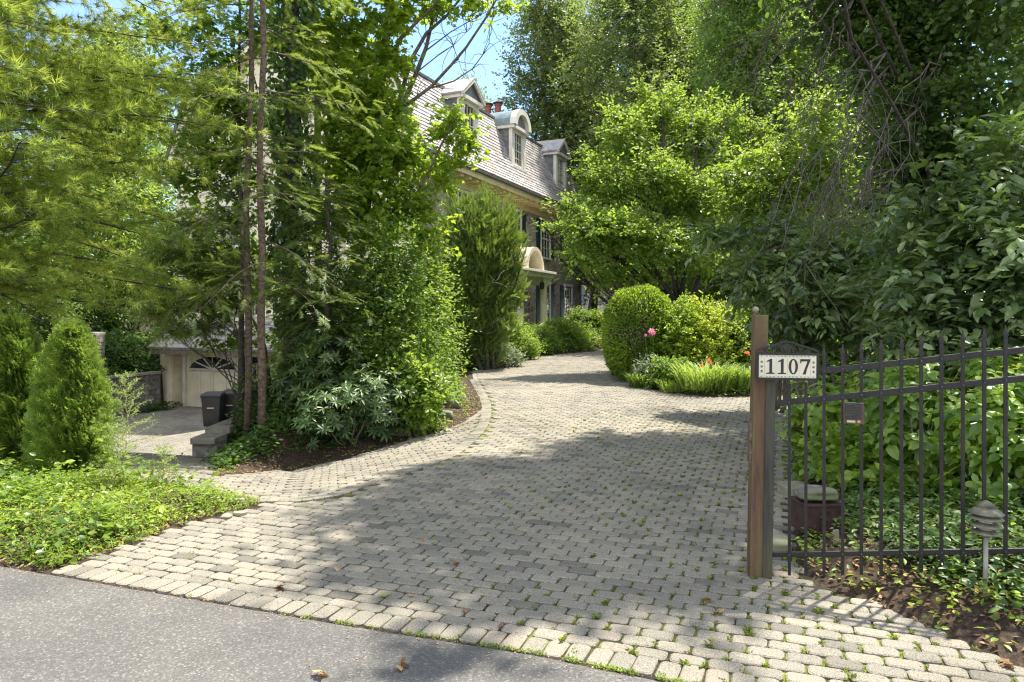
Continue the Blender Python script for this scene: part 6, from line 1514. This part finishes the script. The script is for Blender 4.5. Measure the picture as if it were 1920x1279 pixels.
x, y = scatter(WEEDB, 700, -3.9, -1.7, 4.3, 6.9, .02); k = rng.random(len(x)) < .25 + .75 * (np.sin(x * 6) * np.sin(y * 7) > 0); x, y = x[k], y[k]; n = len(x); a = rng.uniform(0, 6.3, n); X_ = np.stack([np.cos(a), np.sin(a), np.zeros(n)], 1)
o = Leaves().put(np.stack([x, y, H(x, y) - .005], 1), X_ + np.array([0, 0, .02]), np.array([0, 0, 1.0]) + X_ * rng.uniform(0, .8, (n, 1)), rng.uniform(.04, .13, n), 'blade').build('weed_bed_tall_grass', M['weed'])
tag(o, 'thin upright grass blades at the tip of the weedy bed', 'grass', kind='stuff')
x, y = scatter(WEEDB, 500, -3.4, -1.7, 4.3, 6.6, .04)
cover('weed_bed_grass', 'short bright grass and clover at the edge of the weedy bed', M['weed'], x, y, 9, .03, .022, 'oval', .04)
x, y = scatter(WEEDB, 11, -7.5, -2.6, 4.6, 8, .25)
cover('weed_bed_broadleaves', 'broad compound weed leaves standing above the weedy bed', M['weed'], x, y, 16, .10, .075, 'oval', .24)
BK = [(-4.15, 10.25), (-4.05, 9.6)] + [tuple(p) for p in EDGE_R2[::-1][:8]] + [(-1.8, 9.6), (-1.6, 12.5), (-2.2, 16), (-5, 16), (-4.6, 14)]
x, y = scatter(BK, 230, -5, -1, 7.5, 16, .25)
k = (dist(EDGE_R2, x, y) > .38); x, y = x[k], y[k]
cover('ivy_bank', 'dark green ivy covering the bank under the hemlocks', M['ivy'], x, y, 12, .07, .06, 'ivy', .17)
x, y = scatter(BED, 60, -4.5, 0, 8, 14, .1); k = dist(EDGE_L + EDGE_R2, x, y) < .8; x, y = x[k], y[k]
cover('bed_edge_seedlings', 'sparse seedlings on the bare mulch along the kerb', M['weed'], x, y, 6, .03, .03, 'oval', .03)
x, y = scatter(BED, 110, -6, 8, 12, 34, .3); k = (dist(FRONT, x, y) > .5) & (dist(FRONT, x, y) < 5); x, y = x[k], y[k]
cover('border_ground_cover', 'mixed low green plants beneath the shrubs by the house', M['mid'], x, y, 10, .12, .085, 'oval', .28)
x, y = scatter(FBED, 130, 2, 10, 12.5, 26, .08)
cover('island_bed_ground_cover', 'low green plants filling the front of the island bed', M['mid'], x, y, 10, .08, .07, 'oval', .20)
TP_ = [(-12.9, 26.5), (-13.9, 24.6), (-17, 20.4), (-22, 16.4), (-26, 18), (-22, 28), (-13, 31)]
x, y = scatter(TP_, 40, -26, -12, 15, 31, .1)
cover('terrace_ivy', 'ivy covering the slope above the grey block wall', M['ivy'], x, y, 12, .16, .12, 'ivy', .3)
RC = [tuple(p) for p in R_EDGE[3:11]] + [(5, 9), (6, 6), (5, 3), (3.4, 2.4)]
x, y = scatter(RC, 230, 1.2, 5.5, 2.3, 9, .15)
k = (dist(R_EDGE, x, y) > .22 + .3 * rng.random(len(x))); k &= ~((x < 2.35) & (y > 4.1) & (y < 5.6) & (rng.random(len(x)) < .8)); x, y = x[k], y[k]
cover('vinca_ground_cover', 'dark glossy ground cover around the path lamp and below the gate', M['ivy'], x, y, 11, .06, .055, 'oval', .14)
x, y = scatter(RC, 60, 1.2, 5, 2.3, 6, .05)
cover('gate_side_weeds', 'small bright weeds growing in the leaf litter by the gate', M['weed'], x, y, 8, .04, .045, 'oval', .07)
# leaf litter
n = 5200; x = rng.uniform(1.2, 5, n); y = rng.uniform(2.3, 6.2, n); k = inside(RC, x, y) & (dist(R_EDGE, x, y) < 1.1); x, y = x[k], y[k]
cover('leaf_litter', 'brown leaf litter on the soil beside the pavers at the gate', M['litter'], x, y, 1, .01, .045, 'leaf4', .006, hn=False, cat='leaf litter')
x, y = scatter(BED, 170, -4.6, 0, 7.5, 15, .02); k = dist(EDGE_L[5:] + EDGE_R2, x, y) < .75 * rng.random(len(x)); x, y = x[k], y[k]
cover('bed_leaf_litter', 'reddish dead leaves caught along the curb of the planting bed', M['litter'], x, y, 2, .02, .035, 'leaf4', .004, hn=False, cat='leaf litter')
x, y = scatter(WEEDB, 260, -3.6, -1.6, 4.2, 7, .0); k = dist(WEEDB, x, y, True) < .16 * rng.random(len(x)); x, y = x[k], y[k]
cover('road_corner_litter', 'dry brown leaves along the paver edge of the weedy bed', M['litter'], x, y, 2, .02, .04, 'leaf4', .006, hn=False, cat='leaf litter')
def on_drive(n, x0, x1, y0, y1, f=None):
    x = rng.uniform(x0, x1, n); y = rng.uniform(y0, y1, n); k = inside(DRIVE, x, y); x, y = x[k], y[k]
    if f is not None: k = rng.random(len(x)) < f(x, y); x, y = x[k], y[k]
    return x, y
x, y = on_drive(420, -6, 5, 3, 24)
n = len(x); A = rng.normal(0, 1, (n, 3)) * (1, 1, .1); o = Leaves().put(np.stack([x, y, Hramp(x, y) + .008], 1), A, np.array([0, 0, 1.0]) + rng.normal(0, .3, (n, 3)), rng.uniform(.02, .055, n), 'maple').build('fallen_leaves', M['litter'])
tag(o, 'scattered dry fallen leaves on the pavers', 'leaf litter', kind='stuff')
# individual larger leaves that stand out
for px, py, s, mt_, lb in ((795, 782 + 8, .06, 'yellowleaf', 'bright yellow fallen leaf on a rock at the bed edge'), (858, 1058, .055, 'litter', 'dark red curled leaf in the middle of the shaded pavers'), (1322, 1127, .05, 'litter', 'tan fallen leaf on the shaded pavers left of the gate shadow'), (1350, 1154, .065, 'litter', 'larger tan fallen leaf below the smaller one near the gate'), (1880, 1248, .06, 'litter', 'tan leaf lying at the lower right paver edge'),
                       (520, 1105, .06, 'litter', 'dry leaf lying on the soldier course at the road edge'), (750, 1253, .05, 'litter', 'brown leaf on the asphalt near the bottom edge'), (598, 1268, .05, 'litter', 'dark brown leaf on the asphalt left of the other one')):
    X, Y = G0(px, py); o = Leaves().put(np.array([[0, 0, .0]] * 3) + rng.normal(0, .004, (3, 3)), rng.normal(0, 1, (3, 3)) * (1, 1, .35), np.array([[0, 0, 1.0]] * 3) + rng.normal(0, .5, (3, 3)), np.full(3, s), 'maple').build('fallen_leaf', M[mt_])
    o.location = (X, Y, (Hramp(np.array([X]), np.array([Y]))[0]) + .016); tag(o, lb, 'leaf')
# moss and weeds in the joints: denser toward the gate
def jd(x, y): return np.clip((x + 1.2) / 3.2, .04, 1) * np.clip(1.5 - (y - 4) / 7, .1, 1)
ca, sa = cos(ROWANG), sin(ROWANG)
x, y = on_drive(8500, -3, 4.2, 2.9, 12, lambda x, y: jd(x, y) * (.35 + .65 * (np.sin(x * 2.3 + np.sin(y * 1.7)) * np.sin(y * 2.1 + x) > -.1))); A_ = ((x - org[0]) * ca + (y - org[1]) * sa); B_ = (-(x - org[0]) * sa + (y - org[1]) * ca)
B_ = B_ - row_dev(A_) * np.exp(-np.maximum(B_, 0) / 3.5)
rowi = np.round((B_ + (PW + JT) / 2) / (PW + JT)); B2 = rowi * (PW + JT) - (PW + JT) / 2 + np.where(rng.random(len(x)) < .5, 0, rng.uniform(-.04, .04, len(x)))
r_i = np.round(B2 / (PW + JT)); base_a = -46 + (np.round((B2 + 46) / (PW + JT)).astype(int) % 2) * (PL + JT) / 2
A2 = np.round((A_ - base_a) / (PL + JT)) * (PL + JT) + base_a + (PL + JT) / 2
B2 = B2 + row_dev(A2) * np.exp(-np.maximum(B2, 0) / 3.5)
x = org[0] + A2 * ca - B2 * sa; y = org[1] + A2 * sa + B2 * ca; k = inside(DRIVE, x, y) & ~inside(LPOLY, x, y); x, y = x[k], y[k]
n = len(x); P = np.repeat(np.stack([x, y, Hramp(x, y) - .002], 1), 9, 0); N = len(P); P += rng.normal(0, 1, (N, 3)) * np.array([.009, .009, .002])
a = rng.uniform(0, 6.3, N); big = np.repeat(np.where(rng.random(n) < .07, 2.1, 1.0), 9)
o = Leaves().put(P, norm(np.stack([np.cos(a), np.sin(a), rng.uniform(.2, 1.3, N)], 1)), np.array([0, 0, 1.0]) + rng.normal(0, .4, (N, 3)), rng.uniform(.007, .02, N) * big, 'leaf4').build('joint_weeds', M['moss'])
tag(o, 'moss and tiny weeds in the joints of the driveway pavers', 'weeds', kind='stuff')
n = 900; q = rng.integers(0, 3000, n); P_, A_ = along(ROAD_E[1:9], .0035, 0); q = q % len(P_); off = np.abs(rng.normal(0, .05, n)) * np.where(rng.random(n) < .8, 1, 4)
x = P_[q, 0] - .31 * off; y = P_[q, 1] - .95 * off - .015; z = np.full(n, .003)
o = Leaves().put(np.stack([x, y, z], 1), rng.normal(0, 1, (n, 3)) * (1, 1, .05), np.array([0, 0, 1.0]) + rng.normal(0, .25, (n, 3)), rng.uniform(.004, .016, n), 'leaf4').build('road_edge_debris', M['litter'])
tag(o, 'fine grit and dry leaf bits gathered along the asphalt edge', 'debris', kind='stuff')
# moss strip along the road edge
P_, A_ = along(ROAD_E[3:9], .006, .0); n = len(P_); k = rng.random(n) < np.clip(.15 + (P_[:, 0] + 1.2) * .45, .08, 1) * (.5 + .5 * np.sin(P_[:, 0] * 9) * np.sin(P_[:, 0] * 23)); P_ = P_[k]; n = len(P_)
P = np.repeat(np.stack([P_[:, 0], P_[:, 1], np.full(n, -.004)], 1), 10, 0); N = len(P); P += rng.normal(0, 1, (N, 3)) * np.array([.012, .012, .003]); a = rng.uniform(0, 6.3, N)
o = Leaves().put(P, norm(np.stack([np.cos(a), np.sin(a), rng.uniform(.2, 1.2, N)], 1)), np.array([0, 0, 1.0]) + rng.normal(0, .4, (N, 3)), rng.uniform(.006, .02, N), 'leaf4').build('road_edge_moss', M['weed'])
tag(o, 'bright moss and weeds along the seam between asphalt and pavers', 'weeds', kind='stuff')
# planter plant
shrub('potted_plant', 'bushy green plant growing in the cream planter box', 'plant', (-9.05, 24.4, pz + .55), .55, .35, .75, 160, 12, .1, .10, 'oval', M['mid'], lumps=6)
